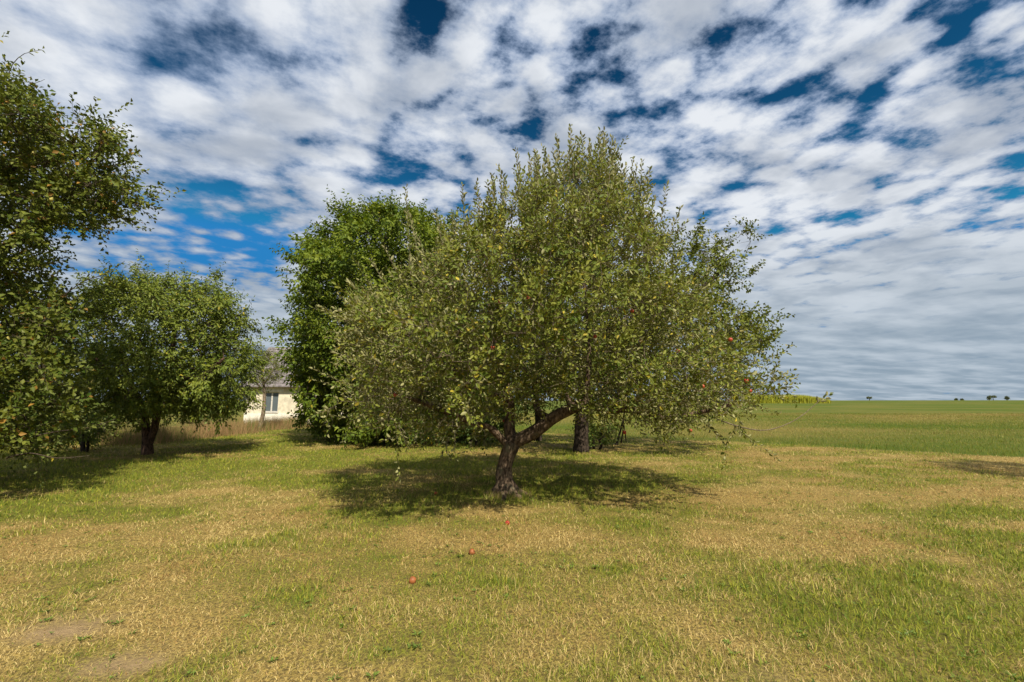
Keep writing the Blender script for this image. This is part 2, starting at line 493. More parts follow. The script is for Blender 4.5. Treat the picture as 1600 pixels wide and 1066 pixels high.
m_weed = leaf_mat('weed_leaf', (0.14, 0.2, 0.07), 0.25)
nw = 1500
wy_ = (Y0 ** .5 + rg.random(nw) * (13 ** .5 - Y0 ** .5)) ** 2
wx_ = (rg.random(nw) * 2 - 1) * (1.3 * wy_ + .8)
kk = (fbm(wx_ * 0.8, wy_ * 0.8, 61, 2) + 0.12 * (wx_ > 1.2) > 0.47)
wx_, wy_ = wx_[kk], wy_[kk]
per = 9
px_ = np.repeat(wx_, per); py_ = np.repeat(wy_, per)
sz = np.repeat(rg.uniform(0.25, 0.62, len(wx_)), per)
az = rg.uniform(0, 2 * np.pi, len(px_))
off = rg.uniform(0, 0.03, len(px_)) * sz
px2, py2 = px_ + np.cos(az) * off, py_ + np.sin(az) * off
ps = np.stack([px2, py2, hgt(px2, py2) + 0.012], 1)
ax = np.stack([np.cos(az), np.sin(az), rg.uniform(0.1, 0.8, len(az))], 1)
V, F = leaf_arrays(ps, ax, np.tile((0, 0, 1.0), (len(az), 1)) + rg.normal(0, .25, (len(az), 3)), rg.uniform(0.03, 0.075, len(az)) * sz, rg.uniform(0.014, 0.028, len(az)) * sz)
cw = np.array((0.10, 0.145, 0.022)) * rg.uniform(0.7, 1.7, (len(az), 1))
o = mesh_obj('lawn_weeds', V, F, m_weed, col=np.repeat(cw, 6, axis=0))
tag(o, 'low dark green broad-leaved weeds scattered through the lawn', 'weeds', kind='stuff')

# ------------------------------------------------------------------ trees
def colonize(nodes, parents, att, ds, kill, iters, rng, trop=(0, 0, 0.1), jit=0.25):
    P = [np.array(p, float) for p in nodes]; par = list(parents)
    A = att.copy()
    PA = np.array(P)
    D2 = ((A[:, None, :] - PA[None]) ** 2).sum(-1)
    bi = D2.argmin(1); bd = np.sqrt(D2.min(1))
    trop = np.array(trop)
    for it in range(iters):
        if len(A) == 0: break
        PA = np.array(P)
        vec = norm(A - PA[bi])
        S = np.zeros_like(PA); np.add.at(S, bi, vec)
        act = np.unique(bi)
        dirs = norm(S[act]) + trop + rng.normal(0, jit, (len(act), 3))
        newp = PA[act] + norm(dirs) * ds
        dm = (newp ** 2).sum(1)[:, None] + (PA ** 2).sum(1)[None] - 2 * newp @ PA.T
        good = list(np.where(dm.min(1) >= (0.35 * ds) ** 2)[0])
        dead = np.setdiff1d(act, act[good])
        rm = np.isin(bi, dead) & (rng.random(len(A)) < 0.35)
        if good:
            base = len(P)
            for q in good: P.append(newp[q]); par.append(int(act[q]))
            NP = newp[good]
            d2 = ((A[:, None, :] - NP[None]) ** 2).sum(-1)
            j = d2.argmin(1); dj = np.sqrt(d2.min(1))
            b = dj < bd
            bi = np.where(b, base + j, bi); bd = np.where(b, dj, bd)
        ok = (bd > kill) & ~rm
        A, bi, bd = A[ok], bi[ok], bd[ok]
    return np.array(P), np.array(par)

def pipe(P, par, tip=0.004, e=2.3, fixed=None):
    r = np.zeros(len(P))
    acc = np.zeros(len(P))
    for i in range(len(P) - 1, -1, -1):
        rr = tip if acc[i] == 0 else acc[i] ** (1 / e)
        if fixed and i in fixed: rr = fixed[i]
        r[i] = rr
        if par[i] >= 0: acc[par[i]] += rr ** e
    return r

def tube(pts, rad, sides, verts, faces, knot=0.0, rng=None, cap=False):
    pts = np.asarray(pts); n_ = len(pts)
    tg = np.gradient(pts, axis=0) if n_ > 2 else np.repeat((pts[1:] - pts[:1]), n_, axis=0)
    tg = norm(tg)
    ref = np.array((0.31, 0.95, 0.07)) if abs(tg[0][2]) > 0.8 else np.array((0, 0, 1.0))
    u = norm(np.cross(tg, ref)); v = np.cross(tg, u)
    an = np.arange(sides) * 2 * np.pi / sides
    rr = np.asarray(rad)[:, None] * np.ones((1, sides))
    if knot and rng is not None:
        k1 = rng.normal(0, 1, (n_, sides)); k1 = (k1 + np.roll(k1, 1, 1) + np.roll(k1, -1, 1)) / 3
        rr = rr * (1 + knot * k1)
    ring = pts[:, None, :] + (u[:, None, :] * np.cos(an)[None, :, None] + v[:, None, :] * np.sin(an)[None, :, None]) * rr[:, :, None]
    b = sum(len(q) for q in verts)
    verts.append(ring.reshape(-1, 3))
    i = np.arange(n_ - 1)[:, None] * sides; j = np.arange(sides)[None]
    j2 = (j + 1) % sides
    f = np.stack([b + i + j, b + i + j2, b + i + sides + j2, b + i + sides + j], -1).reshape(-1, 4)
    faces.append(f)
    if cap:
        verts.append(pts[-1:] + tg[-1:] * rad[-1] * 0.4)
        c_ = b + n_ * sides
        e_ = b + (n_ - 1) * sides
        jj = np.arange(sides)
        faces.append(np.stack([e_ + jj, e_ + (jj + 1) % sides, np.full(sides, c_), np.full(sides, c_)], -1))

def chains(P, par, r):
    n_ = len(P)
    kids = [[] for _ in range(n_)]
    for i in range(n_):
        if par[i] >= 0: kids[par[i]].append(i)
    out = []
    stack = [(i, None) for i in range(n_) if par[i] < 0]
    while stack:
        s, pre = stack.pop()
        ch = [pre, s] if pre is not None else [s]
        c_ = s
        while kids[c_]:
            ks = sorted(kids[c_], key=lambda q: -r[q])
            for q in ks[1:]: stack.append((q, c_))
            c_ = ks[0]; ch.append(c_)
        if len(ch) > 1: out.append((ch, pre is not None))
    return out

def densify(pts, rad, seg):
    """resample a hand-set limb into short, slightly curved steps"""
    pts = np.array(pts, float); rad = np.array(rad, float)
    m = len(pts)
    outp, outr = [], []
    for i in range(m - 1):
        p0, p1, p2, p3 = pts[max(i - 1, 0)], pts[i], pts[i + 1], pts[min(i + 2, m - 1)]
        k = max(2, int(np.linalg.norm(p2 - p1) / seg))
        for t in np.arange(k) / k:
            outp.append(0.5 * ((2 * p1) + (-p0 + p2) * t + (2 * p0 - 5 * p1 + 4 * p2 - p3) * t * t + (-p0 + 3 * p1 - 3 * p2 + p3) * t ** 3))
            outr.append(rad[i] * (1 - t) + rad[i + 1] * t)
    outp.append(pts[-1]); outr.append(rad[-1])
    return np.array(outp), np.array(outr)

def in_poly(x, z, poly):
    ins = np.zeros(len(x), bool)
    n_ = len(poly)
    for i in range(n_):
        x1, z1 = poly[i]; x2, z2 = poly[(i + 1) % n_]
        c_ = ((z1 > z) != (z2 > z)) & (x < (x2 - x1) * (z - z1) / (z2 - z1 + 1e-12) + x1)
        ins ^= c_
    return ins

def poly_dist(x, z, poly):
    dmin = np.full(len(x), 1e9)
    for i in range(len(poly)):
        a = np.array(poly[i]); b = np.array(poly[(i + 1) % len(poly)])
        ab = b - a; t = np.clip(((x - a[0]) * ab[0] + (z - a[1]) * ab[1]) / (ab @ ab + 1e-9), 0, 1)
        dmin = np.minimum(dmin, np.hypot(x - a[0] - t * ab[0], z - a[1] - t * ab[1]))
    return dmin

def inset(pix, k):
    """outline drawn in by k pixels, room for the shoots that stand out of it"""
    c = np.array(pix, float).mean(0)
    return [tuple(c + (np.array(p) - c) * max(0.3, 1 - k / max(np.linalg.norm(np.array(p) - c), 1))) for p in pix]

def envelope(pix, Yc, n_, depth, rng, hollow=0.35, clump=0, clump_r=0.5, edge=1.0):
    """points in a crown volume: outline at distance Yc, rounded in depth, denser towards the shell"""
    poly = [tuple(ray(px, py, Yc)[[0, 2]]) for px, py in pix]
    pa = np.array(poly); lo, hi = pa.min(0), pa.max(0)
    got = []
    need = n_ if not clump else clump
    rmax = None
    while sum(len(g) for g in got) < need:
        x = rng.uniform(lo[0], hi[0], 6000); z = rng.uniform(lo[1], hi[1], 6000)
        k = in_poly(x, z, poly); x, z = x[k], z[k]
        dd = poly_dist(x, z, poly)
        if rmax is None: rmax = dd.max()
        t = np.clip(dd / (rmax * edge), 0, 1)
        half = depth * np.sqrt(np.maximum(1 - (1 - t) ** 2, 0.01))
        s = rng.uniform(-1, 1, len(x))
        y = Yc + half * s
        rad = np.abs(s) ** 2 * t + (1 - t)           # near 1 at the shell
        k = rng.random(len(x)) < hollow + (1 - hollow) * np.clip(rad, 0, 1)
        cpt = np.stack([x, y, z], 1)[k]
        cp, sp = math.cos(PITCH), math.sin(PITCH)
        zc_ = cpt[:, 1] * cp + (cpt[:, 2] - EYE) * sp
        got.append(cpt[in_poly(800 + FPX * cpt[:, 0] / zc_, 533 - FPX * ((cpt[:, 2] - EYE) * cp - cpt[:, 1] * sp) / zc_, pix)])
    pts = np.concatenate(got)[:need]
    if clump:
        c_ = pts[rng.integers(0, len(pts), n_)]
        pts = c_ + rng.normal(0, clump_r, (n_, 3)) * np.array((1, 1, 0.7))
        pts = pts[pts[:, 2] > 0.3]
        cp, sp = math.cos(PITCH), math.sin(PITCH)
        zc_ = pts[:, 1] * cp + (pts[:, 2] - EYE) * sp
        ins = in_poly(800 + FPX * pts[:, 0] / zc_, 533 - FPX * ((pts[:, 2] - EYE) * cp - pts[:, 1] * sp) / zc_, pix)
        pts = pts[ins | (rng.random(len(pts)) < 0.12)]
    return pts

def shoot_leaves(base, dirn, length, spacing, rng, L, Wd, splay, droop, upn, colA, colB, yellow=0.02, ycol=(0.42, 0.34, 0.04), start=0.1, jitter=0.3, gold=2.4, cen=None, outn=0.0):
    """leaves set alternately along straight shoots; returns leaf arrays"""
    cnt = np.maximum(2, (length / spacing).astype(int))
    sid = np.repeat(np.arange(len(base)), cnt)
    k = np.concatenate([np.arange(c_) for c_ in cnt])
    t = start + (1 - start) * (k + 0.5) / cnt[sid]
    dv = norm(dirn)[sid]
    ref = np.where(np.abs(dv[:, 2:3]) > 0.9, np.array([[1.0, 0, 0]]), np.array([[0, 0, 1.0]]))
    u = norm(np.cross(dv, ref)); v = np.cross(dv, u)
    ph = k * gold + rng.uniform(0, 6.28, len(base))[sid]
    rad = u * np.cos(ph)[:, None] + v * np.sin(ph)[:, None]
    pos = base[sid] + dv * (t * length[sid])[:, None] + rad * 0.01
    sp = splay * (1.1 - 0.6 * t)[:, None]
    ax = norm(dv * (1 - sp * 0.6) + rad * sp + np.array((0, 0, -droop)) + rng.normal(0, jitter, (len(sid), 3)))
    nr = np.array((0, 0, upn)) + dv * 0.3 + rng.normal(0, 0.75, (len(sid), 3))
    if cen is not None: nr = nr + norm(pos - cen) * outn
    nr = nr - ax * (nr * ax).sum(1, keepdims=True)
    size = rng.uniform(0.7, 1.2, len(sid)) * (1.08 - 0.25 * t)
    mixv = rng.random((len(base), 1))[sid] * 0.6 + rng.random((len(sid), 1)) * 0.4
    col = np.array(colA) * (1 - mixv) + np.array(colB) * mixv
    ye = rng.random(len(sid)) < yellow
    col = np.where(ye[:, None], np.array(ycol) * rng.uniform(0.6, 1.1, (len(sid), 1)), col)
    return pos, ax, nr, L * size, Wd * size, col

def finish_tree(root, P, par, r, manual, bark, twig_mat, rng, knot=0.05, limb_names=None):
    """trunk and limb parts from the hand-set skeleton, the grown branches as one part"""
    # hand-set skeleton: list of (name, points, radii)
    for nm, pts, rad in manual:
        v, f = [], []
        tube(pts, rad, 14 if nm == 'trunk' else 9, v, f, knot, rng, cap=True)
        mesh_obj(nm, np.concatenate(v), np.concatenate(f), bark, root, smooth=True)
    vb, fb = [], []
    nman = sum(len(m[1]) for m in manual)
    for ch, pre in chains(P, par, r):
        ch2 = [c_ for q, c_ in enumerate(ch) if c_ >= nman or (q + 1 < len(ch) and ch[q + 1] >= nman)]
        if len(ch2) < 2: continue
        rad = r[ch2].copy()
        if pre or ch2[0] < nman: rad[0] = min(rad[0], rad[1] * 1.15)
        sides = 7 if rad[0] > 0.03 else (5 if rad[0] > 0.012 else 3)
        tube(P[ch2], rad, sides, vb, fb)
    return vb, fb

def sticks(a, b, r0, r1, vb, fb):
    """three-sided straight twigs from a to b, all at once"""
    if len(a) == 0: return
    t = norm(b - a)
    ref = np.where(np.abs(t[:, 2:3]) > 0.9, np.array([[1.0, 0, 0]]), np.array([[0, 0, 1.0]]))
    u = norm(np.cross(t, ref)); v = np.cross(t, u)
    ring = []
    for p_, r_ in ((a, r0), (b, r1)):
        for k in range(3):
            an = k * 2.0944
            ring.append(p_ + (u * math.cos(an) + v * math.sin(an)) * r_)
    V = np.stack(ring, 1).reshape(-1, 3)
    o_ = sum(len(x) for x in vb)
    k = o_ + np.arange(len(a))[:, None] * 6
    vb.append(V)
    fb.append(np.concatenate([k + np.array([[0, 1, 4, 3]]), k + np.array([[1, 2, 5, 4]]), k + np.array([[2, 0, 3, 5]])]))

def stems(base, dirn, length, r0, vb, fb):
    sticks(base, base + norm(dirn) * np.asarray(length)[:, None], r0, r0 * 0.4, vb, fb)

def skeleton(defs, seg):
    """defs: (name, parent_index, parent_t, points, radii) -> nodes, parents, fixed radii, manual meshes"""
    nodes, par, fixed, man, spans = [], [], {}, [], []
    for nm, pi, pt, pts, rad in defs:
        if pi is not None:
            b0, b1 = spans[pi]
            k = b0 + int(round((b1 - b0 - 1) * pt))
            pts = [nodes[k]] + list(pts)
            rad = [rad[0]] + list(rad)
        p_, r_ = densify(pts, rad, seg)
        s = len(nodes)
        for q in range(len(p_)):
            par.append((s + q - 1) if q else (k if pi is not None else -1))
            nodes.append(p_[q]); fixed[s + q] = float(r_[q])
        spans.append((s, len(nodes)))
        man.append((nm, p_, r_))
    return nodes, par, fixed, man

def crown(root, arrs, mtl, name='crown', fold=0.25, droop=0.12, simple=False):
    pos, ax, nr, L, Wd, col = [np.concatenate(z) for z in zip(*arrs)]
    k = pos[:, 2] > 0.12
    pos, ax, nr, L, Wd, col = pos[k], ax[k], nr[k], L[k], Wd[k], col[k]
    V, F = leaf_arrays(pos, ax, nr, L, Wd, fold, droop, simple)
    o = mesh_obj(name, V, F, mtl, root, col=np.repeat(col, 4 if simple else 6, axis=0))
    o['kind'] = 'stuff'
    return o

def branches(root, vb, fb, mtl):
    o = mesh_obj('branches', np.concatenate(vb), np.concatenate(fb), mtl, root, smooth=True)
    o['kind'] = 'stuff'
    return o

def node_dirs(P, par):
    dv = np.zeros_like(P)
    k = par >= 0
    dv[k] = P[k] - P[par[k]]
    return norm(dv)

bark_apple = bark_mat('apple_bark', (0.038, 0.024, 0.015), (0.19, 0.135, 0.09), moss=(0.15, 0.14, 0.085))
twig_apple = bark_mat('apple_twig', (0.10, 0.075, 0.05), (0.30, 0.24, 0.17), 2)
bark_dark = bark_mat('dark_bark', (0.018, 0.013, 0.010), (0.085, 0.062, 0.045))
twig_dark = bark_mat('dark_twig', (0.045, 0.032, 0.022), (0.13, 0.10, 0.07), 2)
bark_cherry = bark_mat('cherry_bark', (0.030, 0.018, 0.014), (0.16, 0.095, 0.065))
bark_pale = bark_mat('pale_bark', (0.10, 0.075, 0.05), (0.30, 0.23, 0.16))
m_apple_leaf = leaf_mat('apple_leaf', (0.40, 0.37, 0.19), 0.20, 0.55, 0.18)
m_pear_leaf = leaf_mat('pear_leaf', (0.16, 0.18, 0.06), 0.20, 0.55, 0.15)
m_walnut_leaf = leaf_mat('walnut_leaf', (0.15, 0.22, 0.05), 0.26, 0.55, 0.18)
m_cherry_leaf = leaf_mat('cherry_leaf', (0.17, 0.22, 0.07), 0.24, 0.5, 0.2)

def generic_tree(name, label, defs, pix, Yc, depth, natt, ds, kill, seed, leafmat, bark, twig, nsh, shlen, spacing, L, Wd, splay, droop, upn, cA, cB,
                 clump=0, clump_r=0.5, tip=0.004, yellow=0.02, ycol=(0.42, 0.34, 0.04), trop=(0, 0, 0.1), updir=0.4, seg=0.25, thin=0.02, hollow=0.35, group=None, cat='tree', spread=0.0, extra=None, outw=0.5, simple=True, fill=0.9, outn=0.8):
    rng = np.random.default_rng(seed)
    nodes, par, fixed, man = skeleton(defs, seg)
    base = np.array(nodes[0]); base[2] = float(hgt(base[0], base[1]))
    root = empty(name, tuple(base))
    tag(root, label, cat, group)
    att = envelope(pix, Yc, natt, depth, rng, hollow, clump, clump_r)
    P, par = colonize(nodes, par, att, ds, kill, 140, rng, trop)
    r = pipe(P, par, tip, 2.35, fixed)
    vb, fb = finish_tree(root, P, par, r, man, bark, twig, rng)
    dirs = node_dirs(P, par)
    cand = np.where((r < thin) & (np.arange(len(P)) >= len(nodes)))[0]
    kids = np.bincount(par[par >= 0], minlength=len(P))
    wgt = np.where(kids[cand] == 0, 4.0, 1.0); wgt /= wgt.sum()
    pick = rng.choice(cand, nsh, p=wgt)
    cen = P[cand].mean(0)
    sd = dirs[pick] * 0.7 + norm(P[pick] - cen) * outw + np.array((0, 0, updir)) + rng.normal(0, 0.45 + spread, (nsh, 3))
    sl = rng.uniform(*shlen, nsh) * np.where(rng.random(nsh) < 0.10, 1.9, 1.0)
    sb = P[pick] - dirs[pick] * rng.uniform(0, ds, nsh)[:, None]
    ks = slice(None, None, 3 if simple else 1)
    stems(sb[ks], sd[ks], sl[ks], tip * 0.75, vb, fb)
    nf = int(nsh * fill)
    pa = att[rng.integers(0, len(att), nf)] + rng.normal(0, kill * 0.35, (nf, 3))
    dmin = np.full(nf, 1e9); near = np.zeros((nf, 3)); PC = P[cand]
    for c0 in range(0, nf, 1500):
        dd_ = ((pa[c0:c0 + 1500, None, :] - PC[None]) ** 2).sum(-1)
        j_ = dd_.argmin(1); near[c0:c0 + 1500] = PC[j_]; dmin[c0:c0 + 1500] = np.sqrt(dd_.min(1))
    ok = dmin < kill * 2.5
    pa, near = pa[ok], near[ok]; nf = len(pa)
    fd = norm(pa - near) * 0.8 + norm(pa - cen) * outw + np.array((0, 0, updir * .7)) + rng.normal(0, 0.3, (nf, 3))
    fl = rng.uniform(*shlen, nf) * np.where(rng.random(nf) < 0.08, 1.9, 1.0)
    fb0 = pa - norm(fd) * (fl * 0.4)[:, None]
    stems(fb0[ks], fd[ks], fl[ks], tip * 0.75, vb, fb)
    sticks(near, fb0, tip, tip * .75, vb, fb)
    arrs = [shoot_leaves(sb, sd, sl, spacing, rng, L, Wd, splay, droop, upn, cA, cB, yellow, ycol, cen=cen, outn=outn),
            shoot_leaves(fb0, fd, fl, spacing, rng, L, Wd, splay, droop, upn, cA, cB, yellow, ycol, cen=cen, outn=outn)]
    if extra: extra(rng, P, r, dirs, cand, vb, fb, arrs)
    branches(root, vb, fb, twig)
    crown(root, arrs, leafmat, simple=simple)
    return root, P, par, r, cand

# ---- the apple tree in the middle
B = ground_at(790, 774); BY = B[1]
def q(px, py, dy=0.0): return ray(px, py, BY + dy)
apple_defs = [
    ('trunk', None, 0, [B + np.array((0, 0, -0.12)), B + np.array((0, 0, 0.03)), q(788, 752), q(788, 732), q(793, 712), q(800, 692)], [0.26, 0.205, 0.148, 0.130, 0.128, 0.14]),
    ('limb', 0, 1.0, [q(832, 677, -.05), q(862, 655, -.12), q(890, 640, -.2), q(914, 628, -.28)], [0.115, 0.105, 0.098, 0.09, 0.075]),
    ('limb', 0, 1.0, [q(795, 668, .1), q(797, 640, .2), q(790, 600, .3), q(775, 540, .45), q(765, 470, .5)], [0.10, 0.085, 0.075, 0.06, 0.045, 0.03]),
    ('limb', 0, 0.93, [q(768, 670, -.15), q(738, 660, -.4), q(690, 640, -.7), q(640, 622, -.9)], [0.06, 0.052, 0.045, 0.036, 0.025]),
    ('limb', 1, 0.98, [q(945, 640, -.1), q(985, 640, .1), q(1035, 652, .3), q(1090, 645, .3), q(1150, 630, .3)], [0.065, 0.058, 0.05, 0.042, 0.032, 0.02]),
    ('limb', 1, 1.0, [q(920, 565, -.3), q(916, 470, -.3), q(905, 390, -.2), q(900, 320, -.1)], [0.040, 0.032, 0.026, 0.020, 0.012]),
    ('limb', 1, 0.75, [q(886, 618, .1), q(862, 612, .4), q(830, 600, .9), q(815, 560, 1.4)], [0.05, 0.045, 0.04, 0.032, 0.02]),
    ('limb', 1, 0.45, [q(840, 640, .6), q(835, 600, 1.2), q(850, 540, 1.8), q(860, 470, 2.2)], [0.06, 0.05, 0.042, 0.034, 0.02]),
    ('limb', 1, 0.95, [q(960, 600, .8), q(1000, 560, 1.4), q(1040, 520, 1.8)], [0.05, 0.042, 0.034, 0.02]),
    ('limb', 2, 0.35, [q(740, 610, -.7), q(700, 570, -1.3), q(650, 540, -1.6)], [0.05, 0.042, 0.034, 0.02]),
    ('limb', 2, 0.6, [q(730, 560, .9), q(680, 510, 1.2), q(640, 470, 1.4)], [0.045, 0.038, 0.03, 0.02]),
]
apple_pix = [(536, 545), (532, 495), (565, 470), (612, 445), (658, 420), (695, 400), (720, 365), (757, 345), (803, 315), (848, 292), (885, 258), (945, 258),
             (978, 290), (1010, 335), (1035, 385), (1055, 425), (1085, 465), (1122, 510), (1152, 560), (1188, 600), (1180, 628), (1130, 652), (1050, 676), (985, 662),
             (935, 660), (895, 648), (850, 628), (800, 632), (765, 655), (720, 685), (640, 695), (595, 685), (560, 655), (550, 620), (540, 590)]
def apple_extra(rng, P, r, dirs, cand, vb, fb, arrs):
    # upright water shoots over the top of the crown
    top = cand[P[cand, 2] > 3.4]
    k = 380
    pk = rng.choice(top, k, p=(lambda z: z / z.sum())((P[top, 2] - 3.2) ** 2))
    sd = np.array((0, 0, 1.0)) + dirs[pk] * 0.25 + rng.normal(0, 0.16, (k, 3))
    sl = rng.uniform(0.25, 0.75, k)
    tipv = P[pk] + norm(sd) * sl[:, None]
    cp, sp = math.cos(PITCH), math.sin(PITCH)
    zc_ = tipv[:, 1] * cp + (tipv[:, 2] - EYE) * sp
    ok = in_poly(800 + FPX * tipv[:, 0] / zc_, 533 - FPX * ((tipv[:, 2] - EYE) * cp - tipv[:, 1] * sp) / zc_, inset(apple_pix, -14)) | (rng.random(k) < 0.16)
    pk, sd, sl = pk[ok], sd[ok], sl[ok]
    stems(P[pk], sd, sl, 0.005, vb, fb)
    arrs.append(shoot_leaves(P[pk], sd, sl, 0.030, rng, 0.085, 0.040, 0.75, -0.25, 0.5, (0.10, 0.125, 0.030), (0.17, 0.18, 0.055), 0.01))
    # single long sprigs that stand out of the outline
    pts = []
    for a, b in (((890, 262), (892, 196)), ((878, 262), (868, 212)), ((935, 262), (938, 204)), ((960, 265), (962, 222)), ((905, 265), (905, 215)), ((812, 285), (806, 232)), ((770, 305), (768, 270)), ((1012, 300), (1016, 262)), ((1035, 330), (1042, 288)), ((640, 400), (634, 292)),
                 ((655, 402), (640, 335)), ((725, 330), (722, 288)), ((1190, 600), (1240, 590)), ((1060, 360), (1075, 345)), ((570, 470), (545, 440)), ((600, 440), (578, 405)), ((840, 275), (838, 240)), ((985, 285), (990, 245)), ((748, 315), (745, 283)), ((860, 270), (848, 228)), ((922, 262), (921, 218)), ((950, 268), (957, 214)), ((1050, 360), (1064, 322)), ((1085, 450), (1110, 418)), ((1125, 515), (1160, 486)),
                 ((1150, 560), (1192, 548)), ((1180, 615), (1224, 622)), ((690, 375), (680, 330)), ((555, 500), (522, 482)), ((548, 560), (518, 548)), ((790, 290), (778, 258)), ((1000, 290), (1004, 250)), ((620, 425), (600, 385)), ((1100, 660), (1130, 690)), ((700, 690), (690, 712))):
        pts.append((q(*a), q(*b)))
    ol = [(640, 425), (695, 400), (720, 365), (757, 345), (803, 315), (848, 292), (885, 258), (945, 258), (978, 290), (1010, 335), (1035, 385), (1060, 425)]
    for _ in range(60):
        x_ = rng.uniform(645, 1055); y_ = np.interp(x_, [o_[0] for o_ in ol], [o_[1] for o_ in ol])
        h_ = rng.uniform(14, 52) * (1.1 if 760 < x_ < 1010 else 0.8); dy_ = rng.uniform(-0.7, 0.9)
        pts.append((q(x_, y_ + 6, dy_), q(x_ + rng.normal(0, 8), y_ - h_, dy_)))
    b0 = np.array([p[0] for p in pts]); b1 = np.array([p[1] for p in pts])
    root_ = b0 - (b1 - b0) * 0.4
    sd, sl = b1 - root_, np.linalg.norm(b1 - root_, axis=1)
    stems(root_, sd, sl, 0.006, vb, fb)
    arrs.append(shoot_leaves(root_, sd, sl, 0.030, rng, 0.098, 0.044, 0.8, -0.25, 0.5, (0.09, 0.115, 0.030), (0.15, 0.16, 0.055), 0.0))
    # the long bare twig arching out to the lower right
    tw, tr = densify([q(1120, 655), q(1160, 668), q(1200, 672), q(1245, 655), q(1285, 622)], [0.011, 0.010, 0.008, 0.007, 0.005], 0.12)
    tube(tw, tr, 4, vb, fb)
    b_ = np.array([q(1275, 632), q(1210, 600)]); e_ = np.array([q(1298, 615), q(1246, 588)])
    arrs.append(shoot_leaves(b_, e_ - b_, np.linalg.norm(e_ - b_, axis=1), 0.04, rng, 0.095, 0.045, 0.7, 0.0, 0.6, (0.08, 0.11, 0.028), (0.14, 0.15, 0.05), 0.0))

apple_tree, aP, apar, ar, acand = generic_tree(
    'apple_tree', 'low wide apple tree with short leaning trunk and red apples, standing mid-lawn', apple_defs, inset(apple_pix, 7), BY, 3.1, 2900, 0.17, 0.26, 21,
    m_apple_leaf, bark_apple, twig_apple, 4200, (0.16, 0.50), 0.032, 0.074, 0.036, 0.85, 0.02, 0.55, (0.058, 0.100, 0.011), (0.220, 0.225, 0.034),
    clump=430, clump_r=0.25, tip=0.0034, yellow=0.03, updir=0.55, seg=0.16, thin=0.016, hollow=0.6, extra=apple_extra, simple=False, fill=1.0)

# surface roots at the foot of the trunk
for k_, (an, ln) in enumerate(((0.3, .42), (1.5, .34), (2.7, .46), (3.7, .38), (4.6, .50), (5.5, .40))):
    dv = np.array((math.cos(an), math.sin(an), 0))
    p0 = B + np.array((0, 0, .22)) + dv * .06
    p1 = B + dv * .19 + np.array((0, 0, .06)); p2 = B + dv * (ln * .75) + np.array((.02, .01, .005)); p3 = B + dv * ln + np.array((0, .03, -.06))
    pts, rad = densify([p0, p1, p2, p3], [.085, .065, .042, .022], .06)
    v, f = [], []
    tube(pts, rad, 8, v, f, .08, rg)
    mesh_obj('root', np.concatenate(v), np.concatenate(f), bark_apple, apple_tree, smooth=True)

# ---- apples
m_apple, n, out = mat('apple_skin')
g = n.node('ShaderNodeTexCoord'); oi = n.node('ShaderNodeObjectInfo')
c = n.mix(n.ramp(n.noise(g.outputs['Object'], 14, 4, 0.6), 0.35, 0.75), (0.32, 0.015, 0.012), (0.36, 0.09, 0.03))
principled(n, out, c, 0.35, 0.4)
m_rot, n, out = mat('bruised_apple_skin')
g = n.node('ShaderNodeTexCoord')
c = n.mix(n.ramp(n.noise(g.outputs['Object'], 18, 4, 0.6), 0.4, 0.7), (0.28, 0.095, 0.03), (0.14, 0.05, 0.02))
principled(n, out, c, 0.5, 0.3)
m_stem = flat_mat('stem_brown', (0.10, 0.065, 0.035))

def fruit_mesh(name, R0, prof, mtl):
    v, f = [], []
    ns, nr = 12, len(prof)
    for rr, zz in prof:
        for k in range(ns):
            an = 2 * math.pi * k / ns
            v.append((rr * R0 * math.cos(an), rr * R0 * math.sin(an), zz * R0))
    for i in range(nr - 1):
        for k in range(ns):
            f.append((i * ns + k, i * ns + (k + 1) % ns, (i + 1) * ns + (k + 1) % ns, (i + 1) * ns + k))
    f.append(tuple(range(ns - 1, -1, -1))); f.append(tuple((nr - 1) * ns + k for k in range(ns)))
    me = bpy.data.meshes.new(name); me.from_pydata(v, [], f)
    me.polygons.foreach_set('use_smooth', np.ones(len(f), bool)); me.materials.append(mtl)
    return me
AP = [(0.12, -0.74), (0.36, -0.86), (0.66, -0.74), (0.90, -0.36), (1.0, 0.08), (0.94, 0.48), (0.72, 0.80), (0.42, 0.90), (0.18, 0.80), (0.06, 0.62)]
PR = [(0.10, -0.9), (0.45, -0.98), (0.80, -0.70), (0.98, -0.25), (0.92, 0.20), (0.66, 0.65), (0.44, 1.05), (0.30, 1.35), (0.12, 1.48)]
me_apple = fruit_mesh('apple', 0.030, AP, m_apple)
me_rot = fruit_mesh('apple', 0.033, AP, m_rot)
sv, sf = [], []
tube(np.array([(0, 0, 0.024), (0.004, 0, 0.045), (0.010, 0.002, 0.062)]), [0.0022, 0.002, 0.0024], 4, sv, sf)
me_stem = bpy.data.meshes.new('stem'); me_stem.from_pydata([tuple(map(float, z)) for z in np.concatenate(sv)], [], [tuple(map(int, z)) for z in np.concatenate(sf)]); me_stem.materials.append(m_stem)

def fruit(name, me, loc, parent=None, rot=(0, 0, 0), s=1.0, stem=True):
    o = bpy.data.objects.new(name, me); COL.objects.link(o)
    o.location = Vector(loc) - (parent.location if parent else Vector((0, 0, 0)))
    o.rotation_euler = rot; o.scale = (s, s, s)
    if parent: o.parent = parent
    if stem:
        t_ = bpy.data.objects.new('stem', me_stem); COL.objects.link(t_); t_.parent = o
    return o

